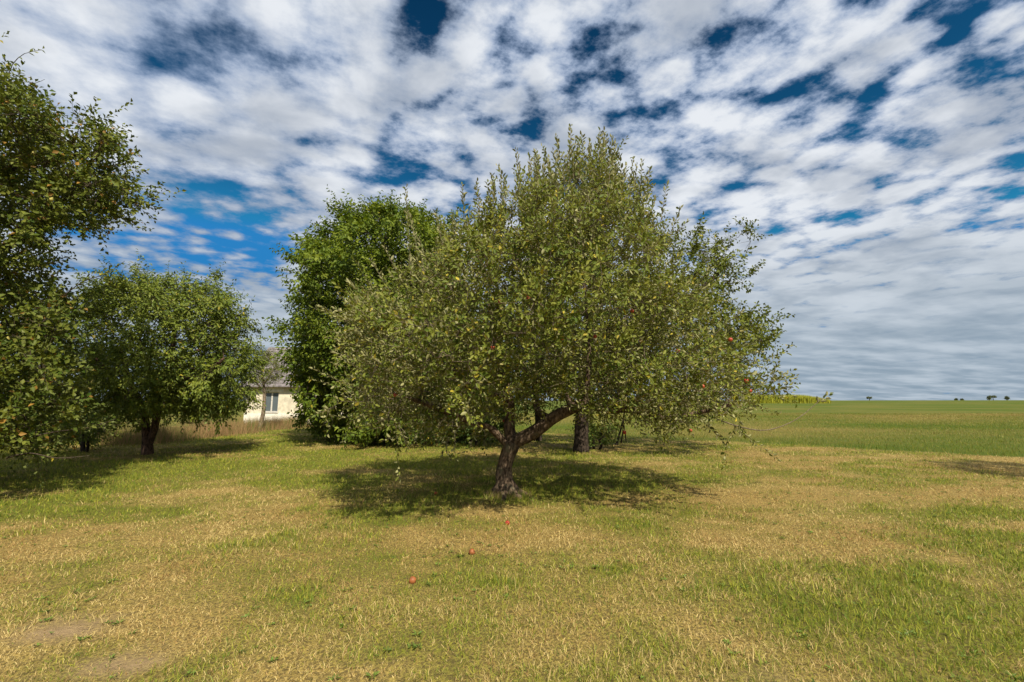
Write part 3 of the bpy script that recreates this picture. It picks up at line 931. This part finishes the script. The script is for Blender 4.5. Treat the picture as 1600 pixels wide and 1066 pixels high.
rr_ = random.Random(5)
def front_of_crown(px, py, default):
    """distance of the nearest twig to the pixel's ray that faces the camera, so that the fruit hangs from it"""
    dv = np.array(cam_dir(px, py)); dv /= np.linalg.norm(dv)
    rel = aP[acand] - np.array((0, 0, EYE))
    t = rel @ dv
    perp = np.linalg.norm(rel - t[:, None] * dv, axis=1)
    k = perp < 0.22
    if not k.any(): return default
    ys = aP[acand][k][:, 1]
    return float(np.quantile(ys, 0.12)) - 0.06
for px, py in ((782, 471), (1141, 531), (1172, 611), (1059, 549), (1022, 603), (879, 530), (770, 544), (988, 486), (976, 676), (1002, 534), (826, 466),
               (1166, 535 + 60), (788, 658), (930, 526), (1098, 604), (618, 618), (1079, 673)):
    p_ = ray(px, py, front_of_crown(px, py, BY - 0.2))
    fruit('apple', me_apple, p_, apple_tree, (rr_.uniform(-.4, .4), rr_.uniform(-.4, .4), rr_.uniform(0, 6)), rr_.uniform(0.9, 1.1))
for (px, py), me, lab in (((681, 773), me_apple, 'red windfall apple lying in the shade left of the apple trunk'),
                          ((793, 820), me_apple, 'red windfall apple lying in sunlit grass just in front of the apple trunk'),
                          ((737, 866), me_rot, 'small brownish orange windfall apple lying in the middle foreground'),
                          ((645, 911), me_rot, 'orange bruised windfall apple, the one nearest the camera')):
    p_ = ground_at(px, py)
    tag(fruit('fallen_apple', me, (p_[0], p_[1], p_[2] + 0.020), None, (1.2, 0.4, rr_.uniform(0, 6))), lab, 'apple', 'windfall apples on the lawn')

# ---- the pear tree behind it on the right
B2 = ground_at(908, 706); Y2 = B2[1]
def q2(px, py, dy=0.0): return ray(px, py, Y2 + dy)
pear_defs = [
    ('trunk', None, 0, [B2 + np.array((0, 0, -0.15)), B2 + np.array((0, 0, 0.05)), q2(908, 685), q2(910, 640), q2(915, 580), q2(925, 520), q2(930, 460), q2(935, 400)], [0.33, 0.28, 0.235, 0.215, 0.19, 0.15, 0.11, 0.07]),
    ('limb', 0, 0.55, [q2(970, 530, -.3), q2(1040, 488, -.6), q2(1090, 455, -.6), q2(1130, 420, -.4)], [0.13, 0.11, 0.085, 0.06, 0.035]),
    ('limb', 0, 0.5, [q2(980, 580, .4), q2(1060, 560, .6), q2(1130, 545, .6), q2(1180, 535, .6)], [0.10, 0.085, 0.06, 0.045, 0.025]),
    ('limb', 0, 0.6, [q2(870, 500, .5), q2(830, 440, .8), q2(810, 400, .8)], [0.11, 0.09, 0.06, 0.03]),
    ('limb', 0, 0.75, [q2(990, 420, .4), q2(1040, 380, .6)], [0.08, 0.06, 0.03]),
]
pear_pix = [(800, 560), (790, 460), (830, 390), (900, 350), (980, 345), (1050, 362), (1100, 366), (1118, 348), (1138, 368), (1155, 415), (1168, 442), (1198, 446), (1186, 480), (1180, 505), (1214, 520), (1200, 545), (1166, 560),
            (1185, 600), (1170, 635), (1110, 650), (1040, 655), (980, 640), (930, 630), (860, 640), (810, 620)]
generic_tree('pear_tree', 'tall dark-leaved pear tree with thick dark trunk, right behind the apple tree', pear_defs, inset(pear_pix, 2), Y2, 4.2, 1500, 0.30, 0.5, 31,
             m_pear_leaf, bark_dark, twig_dark, 3600, (0.15, 0.5), 0.055, 0.118, 0.074, 0.8, 0.18, 0.6, (0.050, 0.082, 0.009), (0.18, 0.195, 0.026),
             clump=120, clump_r=0.48, tip=0.006, yellow=0.02, seg=0.3, thin=0.03)

# ---- the walnut tree
B3 = ground_at(602, 684); Y3 = B3[1]
def q3(px, py, dy=0.0): return ray(px, py, Y3 + dy)
wal_defs = [
    ('trunk', None, 0, [B3 + np.array((0, 0, -0.15)), B3 + np.array((0, 0, 0.1)), q3(604, 650), q3(606, 600), q3(604, 540), q3(600, 480), q3(606, 410)], [0.36, 0.32, 0.26, 0.23, 0.19, 0.14, 0.07]),
    ('limb', 0, 0.45, [q3(560, 580, -1), q3(510, 540, -1.6), q3(480, 500, -1.8)], [0.13, 0.11, 0.08, 0.04]),
    ('limb', 0, 0.55, [q3(640, 530, -1), q3(680, 470, -1.4), q3(690, 400, -1.4)], [0.12, 0.10, 0.07, 0.04]),
    ('limb', 0, 0.6, [q3(580, 500, 1.5), q3(540, 430, 2), q3(520, 390, 2)], [0.12, 0.09, 0.06, 0.03]),
    ('limb', 0, 0.4, [q3(640, 600, -1.8), q3(690, 590, -4.0)], [0.10, 0.08, 0.04]),
    ('limb', 0, 0.35, [q3(560, 630, -2.0), q3(510, 620, -3.6), q3(480, 610, -4.2)], [0.09, 0.07, 0.05, 0.03]),
]
wal_pix = [(453, 588), (466, 556), (454, 520), (470, 490), (452, 440), (470, 415), (466, 385), (505, 350), (545, 335), (590, 318), (630, 335), (672, 326), (692, 350), (715, 420), (745, 500), (765, 580), (765, 650), (750, 692), (690, 700), (620, 696), (545, 688), (492, 676), (474, 650)]
generic_tree('walnut_tree', 'tall dense bright green walnut tree behind the apple tree on its left', wal_defs, inset(wal_pix, 6), Y3 - 1.5, 5.4, 3200, 0.33, 0.5, 41,
             m_walnut_leaf, bark_dark, twig_dark, 8200, (0.3, 0.7), 0.064, 0.190, 0.100, 0.9, 0.42, 0.9, (0.045, 0.092, 0.008), (0.195, 0.230, 0.020),
             clump=330, clump_r=0.5, tip=0.007, yellow=0.004, seg=0.4, thin=0.035, hollow=0.25)

# ---- the cherry tree on the left
B4 = ground_at(230, 710); Y4 = B4[1]
def q4(px, py, dy=0.0): return ray(px, py, Y4 + dy)
ch_defs = [
    ('trunk', None, 0, [B4 + np.array((0, 0, -0.12)), B4 + np.array((0, 0, 0.05)), q4(230, 690), q4(228, 668), q4(224, 640), q4(205, 600), q4(190, 550)], [0.20, 0.165, 0.135, 0.11, 0.09, 0.07, 0.045]),
    ('limb', 0, 0.22, [q4(240, 675), q4(246, 645), q4(256, 600), q4(270, 540), q4(275, 480)], [0.10, 0.10, 0.095, 0.08, 0.06, 0.035]),
    ('limb', 0, 0.6, [q4(180, 600, -1), q4(150, 560, -1.6)], [0.07, 0.06, 0.03]),
    ('limb', 1, 0.5, [q4(310, 590, -.8), q4(350, 560, -1.2)], [0.06, 0.05, 0.03]),
    ('limb', 1, 0.4, [q4(230, 590, 1.2), q4(240, 530, 1.8)], [0.06, 0.05, 0.03]),
    ('limb', 1, 0.6, [q4(320, 540, .8), q4(345, 490, .9)], [0.06, 0.05, 0.03]),
]
ch_pix = [(118, 590), (115, 500), (145, 450), (170, 435), (200, 440), (240, 440), (262, 430), (300, 435), (325, 428), (355, 455), (378, 475), (385, 520), (398, 560), (402, 610), (392, 640), (360, 655), (290, 652), (210, 655), (150, 655), (125, 630)]
generic_tree('cherry_tree', 'rounded cherry tree with forked trunk and drooping leaves, left of the house', ch_defs, inset(ch_pix, 2), Y4, 2.9, 1700, 0.24, 0.36, 51,
             m_cherry_leaf, bark_cherry, twig_dark, 3700, (0.25, 0.55), 0.055, 0.125, 0.052, 0.75, 0.55, 0.8, (0.065, 0.110, 0.012), (0.215, 0.240, 0.034),
             clump=230, clump_r=0.42, tip=0.005, yellow=0.015, seg=0.25, thin=0.025, hollow=0.3)

# ---- the big pear tree at the left edge
Y5 = 8.1
B5 = ray(-90, 745, Y5); B5[2] = float(hgt(B5[0], B5[1]))
def q5(px, py, dy=0.0): return ray(px, py, Y5 + dy)
lp_defs = [
    ('trunk', None, 0, [B5 + np.array((0, 0, -0.15)), B5 + np.array((0, 0, 0.05)), q5(-92, 690), q5(-95, 620), q5(-90, 520), q5(-85, 420), q5(-80, 320), q5(-70, 220)], [0.30, 0.26, 0.21, 0.19, 0.17, 0.13, 0.09, 0.05]),
    ('limb', 0, 0.5, [q5(-20, 430, .9), q5(40, 350, 1.1), q5(100, 310, .8), q5(150, 275, .4)], [0.07, 0.055, 0.042, 0.03, 0.016]),
    ('limb', 0, 0.62, [q5(-30, 330, .5), q5(30, 250, .7), q5(60, 200, .7)], [0.08, 0.065, 0.045, 0.025]),
    ('limb', 0, 0.4, [q5(-30, 560, .8), q5(30, 525, 1.2), q5(70, 500, 1.3)], [0.05, 0.04, 0.03, 0.015]),
    ('limb', 0, 0.3, [q5(-40, 650, .5), q5(30, 640, .9), q5(85, 630, 1.0)], [0.06, 0.05, 0.035, 0.02]),
    ('limb', 0, 0.5, [q5(-170, 460, .3), q5(-250, 380, .5)], [0.08, 0.06, 0.03]),
    ('limb', 0, 0.22, [q5(-40, 680, .3), q5(20, 690, .4), q5(60, 690, .4)], [0.035, 0.028, 0.02, 0.012]),
]
lp_pix = [(-330, 600), (-360, 400), (-300, 220), (-180, 110), (-60, 70), (0, 120), (45, 135), (70, 170), (85, 215), (125, 195), (160, 190), (195, 212), (205, 245), (190, 268), (215, 290), (205, 310), (178, 320), (198, 350), (165, 362),
          (125, 352), (100, 390), (98, 450), (120, 500), (128, 560), (125, 620), (112, 670), (90, 705), (40, 722), (-40, 728), (-150, 720), (-260, 680)]
def lp_extra(rng, P, r, dirs, cand, vb, fb, arrs):
    # bare-tipped twig at the top and arching low twigs
    for pts, rad in (([q5(-10, 140), q5(12, 118), q5(20, 100), q5(38, 84), q5(66, 78)], [.012, .010, .008, .006, .004]),
                     ([q5(20, 140), q5(36, 128), q5(55, 130), q5(70, 124)], [.010, .008, .006, .003]),
                     ([q5(10, 716, -.6), q5(45, 708, -.6), q5(90, 716, -.6), q5(140, 712, -.6)], [.012, .010, .008, .004]),
                     ([q5(20, 690, .3), q5(80, 676, .3), q5(140, 668, .3), q5(180, 655, .3)], [.014, .011, .008, .004]),
                     ([q5(100, 462, .2), q5(130, 440, .2), q5(165, 428, .2), q5(195, 408, .2)], [.012, .010, .007, .004])):
        p_, r_ = densify(pts, rad, 0.12); tube(p_, r_, 4, vb, fb)
    a = [((40, 83), (68, 77)), ((-12, 70), (12, 50)), ((110, 455), (150, 425)), ((150, 432), (192, 410)), ((60, 700), (110, 690)), ((100, 675), (150, 665)), ((80, 640), (130, 650)), ((60, 712), (105, 715))]
    b0 = np.array([q5(*p[0]) for p in a]); b1 = np.array([q5(*p[1]) for p in a])
    arrs.append(shoot_leaves(b0, b1 - b0, np.linalg.norm(b1 - b0, axis=1), 0.035, rng, 0.085, 0.05, 0.8, 0.1, 0.6, (0.06, 0.09, 0.015), (0.15, 0.16, 0.035), 0.05))
lp_tree, lP, lpar, lr, lcand = generic_tree('pear_tree', 'big pear tree cut off by the left picture edge, leaves partly browned', lp_defs, inset(lp_pix, 6), Y5, 4.1, 2700, 0.23, 0.36, 61,
             m_pear_leaf, bark_dark, twig_dark, 5800, (0.15, 0.45), 0.048, 0.098, 0.062, 0.8, 0.15, 0.55, (0.042, 0.078, 0.008), (0.165, 0.175, 0.026),
             clump=210, clump_r=0.38, tip=0.005, yellow=0.035, ycol=(0.30, 0.17, 0.035), seg=0.25, thin=0.022, extra=lp_extra, hollow=0.4)
m_pear, n, out = mat('pear_skin')
g = n.node('ShaderNodeTexCoord')
principled(n, out, n.mix(n.noise(g.outputs['Object'], 20, 3, 0.5), (0.26, 0.24, 0.045), (0.34, 0.28, 0.07)), 0.5, 0.3)
me_pear = fruit_mesh('pear', 0.033, PR, m_pear)
for px, py in ((12, 103), (32, 207), (52, 240), (80, 312), (12, 530), (174, 358)):
    dv = np.array(cam_dir(px, py)); dv /= np.linalg.norm(dv)
    rel = lP[lcand] - np.array((0, 0, EYE)); t = rel @ dv
    perp = np.linalg.norm(rel - t[:, None] * dv, axis=1)
    k = perp < 0.25
    Yf = float(lP[lcand][k][:, 1].min()) - 0.1 if k.any() else Y5
    fruit('pear', me_pear, ray(px, py, Yf), lp_tree, (rr_.uniform(-.3, .3), rr_.uniform(-.3, .3), 0), 1.0)

# ---- slender sapling in front of the house
B6 = ground_at(406, 674); Y6 = B6[1]
def q6(px, py, dy=0.0): return ray(px, py, Y6 + dy)
sap_defs = [
    ('trunk', None, 0, [B6 + np.array((0, 0, -0.1)), q6(407, 664), q6(411, 648), q6(413, 625), q6(412, 600), q6(408, 575)], [0.14, 0.12, 0.105, 0.09, 0.07, 0.04]),
    ('limb', 0, 0.75, [q6(420, 590), q6(428, 575)], [0.05, 0.04, 0.02]),
    ('limb', 0, 0.7, [q6(402, 600, .3), q6(396, 588, .5)], [0.05, 0.04, 0.02]),
]
sap_pix = [(394, 600), (392, 575), (398, 552), (412, 545), (428, 556), (438, 572), (440, 588), (430, 596), (408, 600)]
generic_tree('sapling', 'slender young tree with pale leaning trunk in front of the house window', sap_defs, sap_pix, Y6, 1.2, 260, 0.22, 0.35, 71,
             m_pear_leaf, bark_pale, twig_apple, 420, (0.2, 0.5), 0.07, 0.085, 0.045, 0.8, 0.1, 0.5, (0.08, 0.105, 0.02), (0.17, 0.18, 0.05), tip=0.006, seg=0.3, thin=0.03)

# ---- plum tree further back whose crown merges with the pear
B7 = ground_at(841, 689); Y7 = B7[1]
def q7(px, py, dy=0.0): return ray(px, py, Y7 + dy)
plum_defs = [
    ('trunk', None, 0, [B7 + np.array((0, 0, -0.1)), B7 + np.array((0, 0, 0.05)), q7(841, 672), q7(840, 640), q7(836, 600), q7(830, 540)], [0.20, 0.17, 0.14, 0.13, 0.11, 0.06]),
    ('limb', 0, 0.6, [q7(800, 600, -.3), q7(770, 560, -.4)], [0.08, 0.06, 0.03]),
    ('limb', 0, 0.6, [q7(870, 590, .3), q7(890, 550, .4)], [0.08, 0.06, 0.03]),
]
plum_pix = [(740, 600), (740, 520), (780, 450), (840, 430), (890, 470), (910, 540), (900, 600), (860, 640), (790, 640)]
generic_tree('plum_tree', 'thin-trunked tree almost hidden behind the thick limb of the apple tree', plum_defs, plum_pix, Y7, 2.4, 420, 0.36, 0.55, 75,
             m_walnut_leaf, bark_dark, twig_dark, 1500, (0.25, 0.6), 0.07, 0.12, 0.055, 0.85, 0.2, 0.7, (0.05, 0.10, 0.014), (0.12, 0.17, 0.03), tip=0.006, seg=0.35, thin=0.03)

# ---- an apple tree beyond the right picture edge; its shade reaches into the lawn
B8 = ray(1955, 772, 8.0); B8[2] = float(hgt(B8[0], B8[1]))
def q8(px, py, dy=0.0): return ray(px, py, 8.0 + dy)
ra_defs = [
    ('trunk', None, 0, [B8 + np.array((0, 0, -0.12)), B8 + np.array((0, 0, 0.05)), q8(1953, 720), q8(1949, 660), q8(1945, 580), q8(1941, 480)], [0.22, 0.18, 0.14, 0.12, 0.09, 0.05]),
    ('limb', 0, 0.6, [q8(1895, 560, -.3), q8(1855, 500, -.5)], [0.07, 0.05, 0.03]),
    ('limb', 0, 0.6, [q8(2005, 560, .4), q8(2045, 490, .6)], [0.07, 0.05, 0.03]),
]
ra_pix = [(1795, 570), (1780, 470), (1835, 360), (1945, 320), (2055, 360), (2105, 470), (2085, 570), (1945, 610)]
generic_tree('apple_tree', 'apple tree beyond the right picture edge, only its shade on the lawn in view', ra_defs, ra_pix, 8.0, 1.9, 500, 0.25, 0.4, 95,
             m_apple_leaf, bark_apple, twig_apple, 700, (0.2, 0.5), 0.04, 0.085, 0.042, 0.85, 0.02, 0.55, (0.058, 0.100, 0.011), (0.220, 0.225, 0.034), tip=0.005, seg=0.25, thin=0.03)

# ---- bushes along the back of the orchard
def bush(name, label, px, py, pix, depth, nsh, cA, cB, seed, leaf=m_walnut_leaf, L=0.10, Wd=0.05, natt=260, droop=0.2, tip=0.005, group=None, Yb=None):
    Bq = ground_at(px, py)
    Yq = Bq[1]
    def qq(a, b, dy=0.0): return ray(a, b, Yq + dy)
    top = min(p[1] for p in pix)
    defs = []
    for i, (ox, dy) in enumerate(((0, 0), (-7, .4), (8, -.3))):
        defs.append(('stem', None, 0, [Bq + np.array((ox * .02, dy * .3, -0.08)), Bq + np.array((ox * .03, dy * .4, 0.15)), qq(px + ox, (py * 2 + top) / 3, dy), qq(px + ox * 2, (py + top) / 2, dy)], [0.05, 0.045, 0.035, 0.02]))
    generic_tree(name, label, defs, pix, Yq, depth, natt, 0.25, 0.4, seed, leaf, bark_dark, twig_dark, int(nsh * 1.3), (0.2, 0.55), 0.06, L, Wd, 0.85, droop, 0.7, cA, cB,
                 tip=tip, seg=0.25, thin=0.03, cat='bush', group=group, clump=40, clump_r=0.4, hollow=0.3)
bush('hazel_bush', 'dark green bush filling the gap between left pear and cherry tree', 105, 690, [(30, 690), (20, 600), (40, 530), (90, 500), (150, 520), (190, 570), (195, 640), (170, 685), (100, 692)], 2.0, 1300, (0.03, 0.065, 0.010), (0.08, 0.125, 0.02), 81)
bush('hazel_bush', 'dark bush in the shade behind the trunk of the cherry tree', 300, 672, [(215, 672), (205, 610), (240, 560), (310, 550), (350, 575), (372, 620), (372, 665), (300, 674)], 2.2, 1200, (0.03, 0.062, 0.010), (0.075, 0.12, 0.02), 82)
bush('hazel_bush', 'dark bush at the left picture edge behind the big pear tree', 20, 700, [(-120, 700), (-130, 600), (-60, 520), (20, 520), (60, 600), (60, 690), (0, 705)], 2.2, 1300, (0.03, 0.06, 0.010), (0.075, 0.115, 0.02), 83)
bush('hazel_bush', 'added dark bush filling the black shade behind the lower left branches of the apple tree', 735, 695, [(655, 694), (650, 630), (700, 600), (770, 605), (815, 645), (810, 685), (735, 697)], 1.8, 900, (0.03, 0.06, 0.010), (0.075, 0.115, 0.02), 87)  # bush added to darken the shaded gap below the walnut and apple crowns
bush('young_bush', 'small reddish-stemmed young bush left of the cherry trunk', 130, 706, [(100, 690), (105, 660), (130, 645), (158, 660), (162, 690), (130, 702)], 0.6, 150, (0.06, 0.10, 0.015), (0.14, 0.17, 0.03), 84, natt=80, L=0.08, Wd=0.04)
bush('elder_bush', 'low dark bush at the foot of the house beside the walnut tree', 470, 668, [(462, 666), (466, 655), (480, 648), (520, 645), (540, 660), (500, 672)], 1.0, 260, (0.035, 0.075, 0.012), (0.10, 0.15, 0.02), 85, natt=140)

# sprouts round the foot of the pear trunk
bush('root_sprouts', 'leafy root sprouts beside the foot of the thick dark pear trunk', 928, 702, [(900, 700), (905, 680), (925, 662), (950, 670), (962, 690), (940, 703)], 0.7, 130, (0.05, 0.09, 0.014), (0.12, 0.16, 0.03), 86, natt=60, L=0.09, Wd=0.05)

# dark sticks propping the pear's low branch
Bp = ground_at(968, 695)
prop = empty('branch_prop', tuple(Bp))
tag(prop, 'cluster of thin dark sticks standing under the low branches, right of the pear trunk', 'sticks')
for (a, b, r_) in (((962, 696), (976, 655), .040), ((970, 693), (975, 662), .030), ((978, 690), (974, 668), .022), ((958, 690), (966, 672), .016)):
    g0 = ground_at(*a); p0 = g0 + np.array((0, 0, -0.06)); p1 = ray(b[0], b[1], Bp[1])
    p1 = p1 + np.array((0, 0, 0.25))
    pts, rad = densify([p0, (p0 + p1) / 2 + np.array((.03, .02, 0)), p1], [r_, r_ * .9, r_ * .7], 0.2)
    v, f = [], []
    tube(pts, rad, 6, v, f, 0.08, rg, cap=True)
    mesh_obj('stick', np.concatenate(v), np.concatenate(f), bark_dark, prop, smooth=True)

# ---- tall dry grass and weeds along the back of the lawn
N = 26000
u = rg.random(N)
A_, B_ = ground_at(150, 700), ground_at(450, 668)
xx = A_[0] + (B_[0] - A_[0]) * u + rg.normal(0, .5, N)
yy = A_[1] + (B_[1] - A_[1]) * u + np.abs(rg.normal(0, 1.3, N)) + 0.4
L = rg.uniform(0.20, 0.80, N) * (0.45 + 1.0 * vnoise(xx * 1.1, yy * 1.1, 91))
dryc = rg.random(N)[:, None] * np.array((0.16, 0.10, 0.05)) + np.array((0.30, 0.19, 0.09))
gr = np.array((0.12, 0.17, 0.03)) * rg.uniform(.6, 1.5, (N, 1))
cc = np.where((rg.random(N) < 0.45 + 0.5 * vnoise(xx * .5, yy * .5, 92))[:, None], dryc, gr)
blades('tall_dry_grass', xx, yy, L, rg.uniform(.006, .014, N), np.abs(rg.normal(.3, .25, N)), cc, 'tall uncut reddish dry grass along the back of the lawn by the house', 'grass')

# grass left standing round the apple trunk
N = 900
an = rg.uniform(0, 6.28, N); rd = 0.19 + np.abs(rg.normal(0, .14, N))
xx, yy = B[0] + np.cos(an) * rd, B[1] + np.sin(an) * rd
cc = grass_cols(np.full(N, .35), N)
blades('trunk_grass', xx, yy, rg.uniform(.05, .15, N), rg.uniform(.004, .007, N), np.abs(rg.normal(.4, .3, N)), cc, 'longer grass left unmown round the apple trunk', 'grass')

# ------------------------------------------------------------------ house
HB = ground_at(430, 664)
HY = HB[1]; HZ = HB[2]
k = HY / FPX
def hx(px): return (px - 800) * k * 1.0
hX0, hX1 = hx(388), hx(640)
m_ochre = flat_mat('ochre_plaster', (0.60, 0.54, 0.42), 0.9, 0.1, 0.18, 3)
m_white = flat_mat('white_plaster', (0.72, 0.68, 0.60), 0.9, 0.1, 0.12, 3)
m_frame = flat_mat('old_white_paint', (0.55, 0.52, 0.47), 0.6, 0.3, 0.2, 12)
m_tile = flat_mat('grey_roof_tile', (0.17, 0.15, 0.15), 0.85, 0.15, 0.35, 4)
m_brick = flat_mat('chimney_brick', (0.30, 0.14, 0.09), 0.9, 0.1, 0.3, 9)
m_glass, n, out = mat('window_glass')
pp = principled(n, out, (0.10, 0.12, 0.13), 0.08, 0.6)
m_curt = flat_mat('pale_curtain', (0.55, 0.55, 0.52), 0.9, 0.1, 0.1, 20)
house = empty('house', ((hX0 + hX1) / 2, HY, HZ))
tag(house, 'single-storey pale house with white base and grey roof, glimpsed between the trees', 'house')
z0 = HZ
wz0, wz1 = z0 + 0.95, z0 + 2.45                    # window opening
wx0, wx1 = hx(416), hx(438)
eave = z0 + 2.95
dep = 7.0
# front wall round the window opening
v, f = [], []
def addb(*b):
    vv_, ff_ = box_vf(*b); o_ = len(v); v.extend(vv_); f.extend([tuple(i + o_ for i in q_) for q_ in ff_])
addb(hX0, wx0, HY, HY + .35, z0 + .85, eave); addb(wx1, hX1, HY, HY + .35, z0 + .85, eave)
addb(wx0, wx1, HY, HY + .35, z0 + .85, wz0); addb(wx0, wx1, HY, HY + .35, wz1, eave)
addb(hX0, hX0 + .35, HY + .35, HY + dep, z0 + .85, eave); addb(hX1 - .35, hX1, HY + .35, HY + dep, z0 + .85, eave); addb(hX0 + .35, hX1 - .35, HY + dep - .35, HY + dep, z0 + .85, eave)
mesh_obj('wall', v, f, m_ochre, house)
box('plinth', m_white, house, hX0 - .05, hX1 + .05, HY - .06, HY + dep + .05, z0 - .4, z0 + .85)
box('pale_band', m_white, house, wx0 - .25, wx1 + .35, HY - .05, HY + .02, wz1 + .02, wz1 + .42)  # whitish plaster band on the wall above the window
win = box('window', m_frame, house, wx0, wx0 + .07, HY + .10, HY + .17, wz0, wz1)
for nm, b in (('frame', (wx1 - .07, wx1, HY + .10, HY + .17, wz0, wz1)), ('frame', (wx0 + .07, wx1 - .07, HY + .10, HY + .17, wz1 - .07, wz1)), ('frame', (wx0 + .07, wx1 - .07, HY + .10, HY + .17, wz0, wz0 + .07)),
              ('mullion', ((wx0 + wx1) / 2 - .05, (wx0 + wx1) / 2 + .05, HY + .09, HY + .165, wz0 + .07, wz1 - .07)), ('sill', (wx0 - .08, wx1 + .08, HY - .10, HY + .10, wz0 - .06, wz0))):
    v_, f_ = box_vf(*b)
    o = mesh_obj(nm, np.array(v_) - np.array(house.location), f_, m_frame); o.parent = win
for a, b in ((wx0 + .07, (wx0 + wx1) / 2 - .05), ((wx0 + wx1) / 2 + .05, wx1 - .07)):
    v_, f_ = box_vf(a, b, HY + .13, HY + .145, wz0 + .07, wz1 - .07)
    o = mesh_obj('pane', np.array(v_) - np.array(house.location), f_, m_glass); o.parent = win
    v_, f_ = box_vf(a, b - .08, HY + .20, HY + .22, wz0 + .07, wz1 - .07)
    o = mesh_obj('curtain', np.array(v_) - np.array(house.location), f_, m_curt); o.parent = win
# roof in tile courses, ridge along X
ridge = z0 + 6.3
ov = .45
v, f = [], []
nc = 15
for side in (0, 1):
    for i in range(nc):
        t0, t1 = i / nc, (i + 1) / nc + .015
        def pt(t, up):
            yy_ = (HY - ov) + (dep / 2 + ov) * t if side == 0 else (HY + dep + ov) - (dep / 2 + ov) * t
            return yy_, eave - .12 + (ridge - eave + .12) * t + up
        (ya, za), (yb, zb) = pt(t0, .07), pt(min(t1, 1), .02)
        (yc, zc_), (yd, zd) = pt(t0, -.02), pt(min(t1, 1), -.05)
        o_ = len(v)
        xa, xb = hX0 - ov, hX1 + ov
        v += [(xa, ya, za), (xb, ya, za), (xb, yb, zb), (xa, yb, zb), (xa, yc, zc_), (xb, yc, zc_), (xb, yd, zd), (xa, yd, zd)]
        f += [tuple(o_ + i_ for i_ in q_) for q_ in ((0, 1, 2, 3), (4, 7, 6, 5), (0, 4, 5, 1), (1, 5, 6, 2), (2, 6, 7, 3), (3, 7, 4, 0))]
roof = mesh_obj('roof', v, f, m_tile, house)
for gx_ in (hX0 + .001, hX1 - .301):
    vg = [(gx_, HY + .02, eave), (gx_, HY + dep - .02, eave), (gx_, HY + dep / 2, ridge - .15), (gx_ + .3, HY + .02, eave), (gx_ + .3, HY + dep - .02, eave), (gx_ + .3, HY + dep / 2, ridge - .15)]
    mesh_obj('gable', vg, [(0, 2, 1), (3, 4, 5), (0, 1, 4, 3), (1, 2, 5, 4), (2, 0, 3, 5)], m_white, house)
v_, f_ = box_vf(hx(560), hx(560) + .6, HY + dep / 2 - .3, HY + dep / 2 + .3, ridge - .6, ridge + .8)
o = mesh_obj('chimney', np.array(v_) - np.array(house.location), f_, m_brick); o.parent = roof

# ------------------------------------------------------------------ maize far out in the field
Yc = 150.0
N = 30000
x0, x1 = ray(1175, 620, Yc)[0], ray(1298, 620, Yc)[0]
xx = rg.uniform(x0, x1, N); yy = Yc + rg.uniform(0, 14, N)
xx = xx + (yy - Yc) * (xx / Yc) * .6
L = rg.uniform(1.7, 2.8, N) * np.sqrt(np.clip((x1 + 1.5 - xx) / 9, .2, 1))
cc = np.array((0.34, 0.36, 0.045)) * rg.uniform(.65, 1.4, (N, 1)) + np.array((.10, .06, .0)) * rg.random((N, 1))
blades('maize_field', xx, yy, L, rg.uniform(.12, .28, N), np.abs(rg.normal(.15, .12, N)), cc, 'yellow-green block of standing maize on the field horizon', 'maize')

# small trees beyond the crest
for i, (px, top, wpx, Yd, flat, lab) in enumerate(((1358, 621, 7, 290, 1, 'tiny flat-topped tree standing alone on the horizon, right of the maize'),
                                 (1494, 623.5, 4, 300, 0, 'leftmost speck of a tree in the horizon row at the right'),
                                 (1503, 624, 3, 300, 0, 'second speck of a tree from the left in the horizon row at the right'),
                                 (1545, 619.5, 6, 290, 0, 'small dark tree on the horizon just left of the flat-topped one at the far right'),
                                 (1551, 619, 9, 295, 1, 'wider flat-topped tree on the horizon near the right picture edge'),
                                 (1573, 620, 7, 290, 0, 'pointed small tree on the horizon, last before the right picture edge'))):
    rng = np.random.default_rng(200 + i)
    T = ray(px, top, Yd); gz = float(hgt(T[0], T[1])); H = T[2] - gz
    root = empty('distant_tree', (T[0], T[1], gz)); tag(root, lab, 'tree', 'trees on the horizon')
    wr = wpx * Yd / FPX / 2 * 0.8
    v, f = [], []
    tube(np.array([(T[0], T[1], gz - .3), (T[0] + .05, T[1], gz + H * .5), (T[0], T[1], gz + H * .85)]), [.22, .18, .1], 6, v, f)
    mesh_obj('trunk', np.concatenate(v), np.concatenate(f), bark_dark, root)
    M = 260
    th = rng.uniform(0, 6.28, M); rr2 = np.sqrt(rng.random(M)) * wr
    hh = rng.uniform(.72, 1.0, M) if flat else rng.uniform(.3, 1.0, M)
    if not flat: rr2 = rr2 * (1.15 - hh) ** .6 * 1.2
    ps = np.stack([T[0] + np.cos(th) * rr2, T[1] + np.sin(th) * rr2, gz + H * hh], 1)
    ax_ = rng.normal(0, 1, (M, 3))
    crown(root, [(ps, ax_, rng.normal(0, 1, (M, 3)), rng.uniform(.5, .9, M), rng.uniform(.3, .5, M), np.array((.11, .13, .09)) * rng.uniform(.6, 1.4, (M, 1)))], m_pear_leaf)
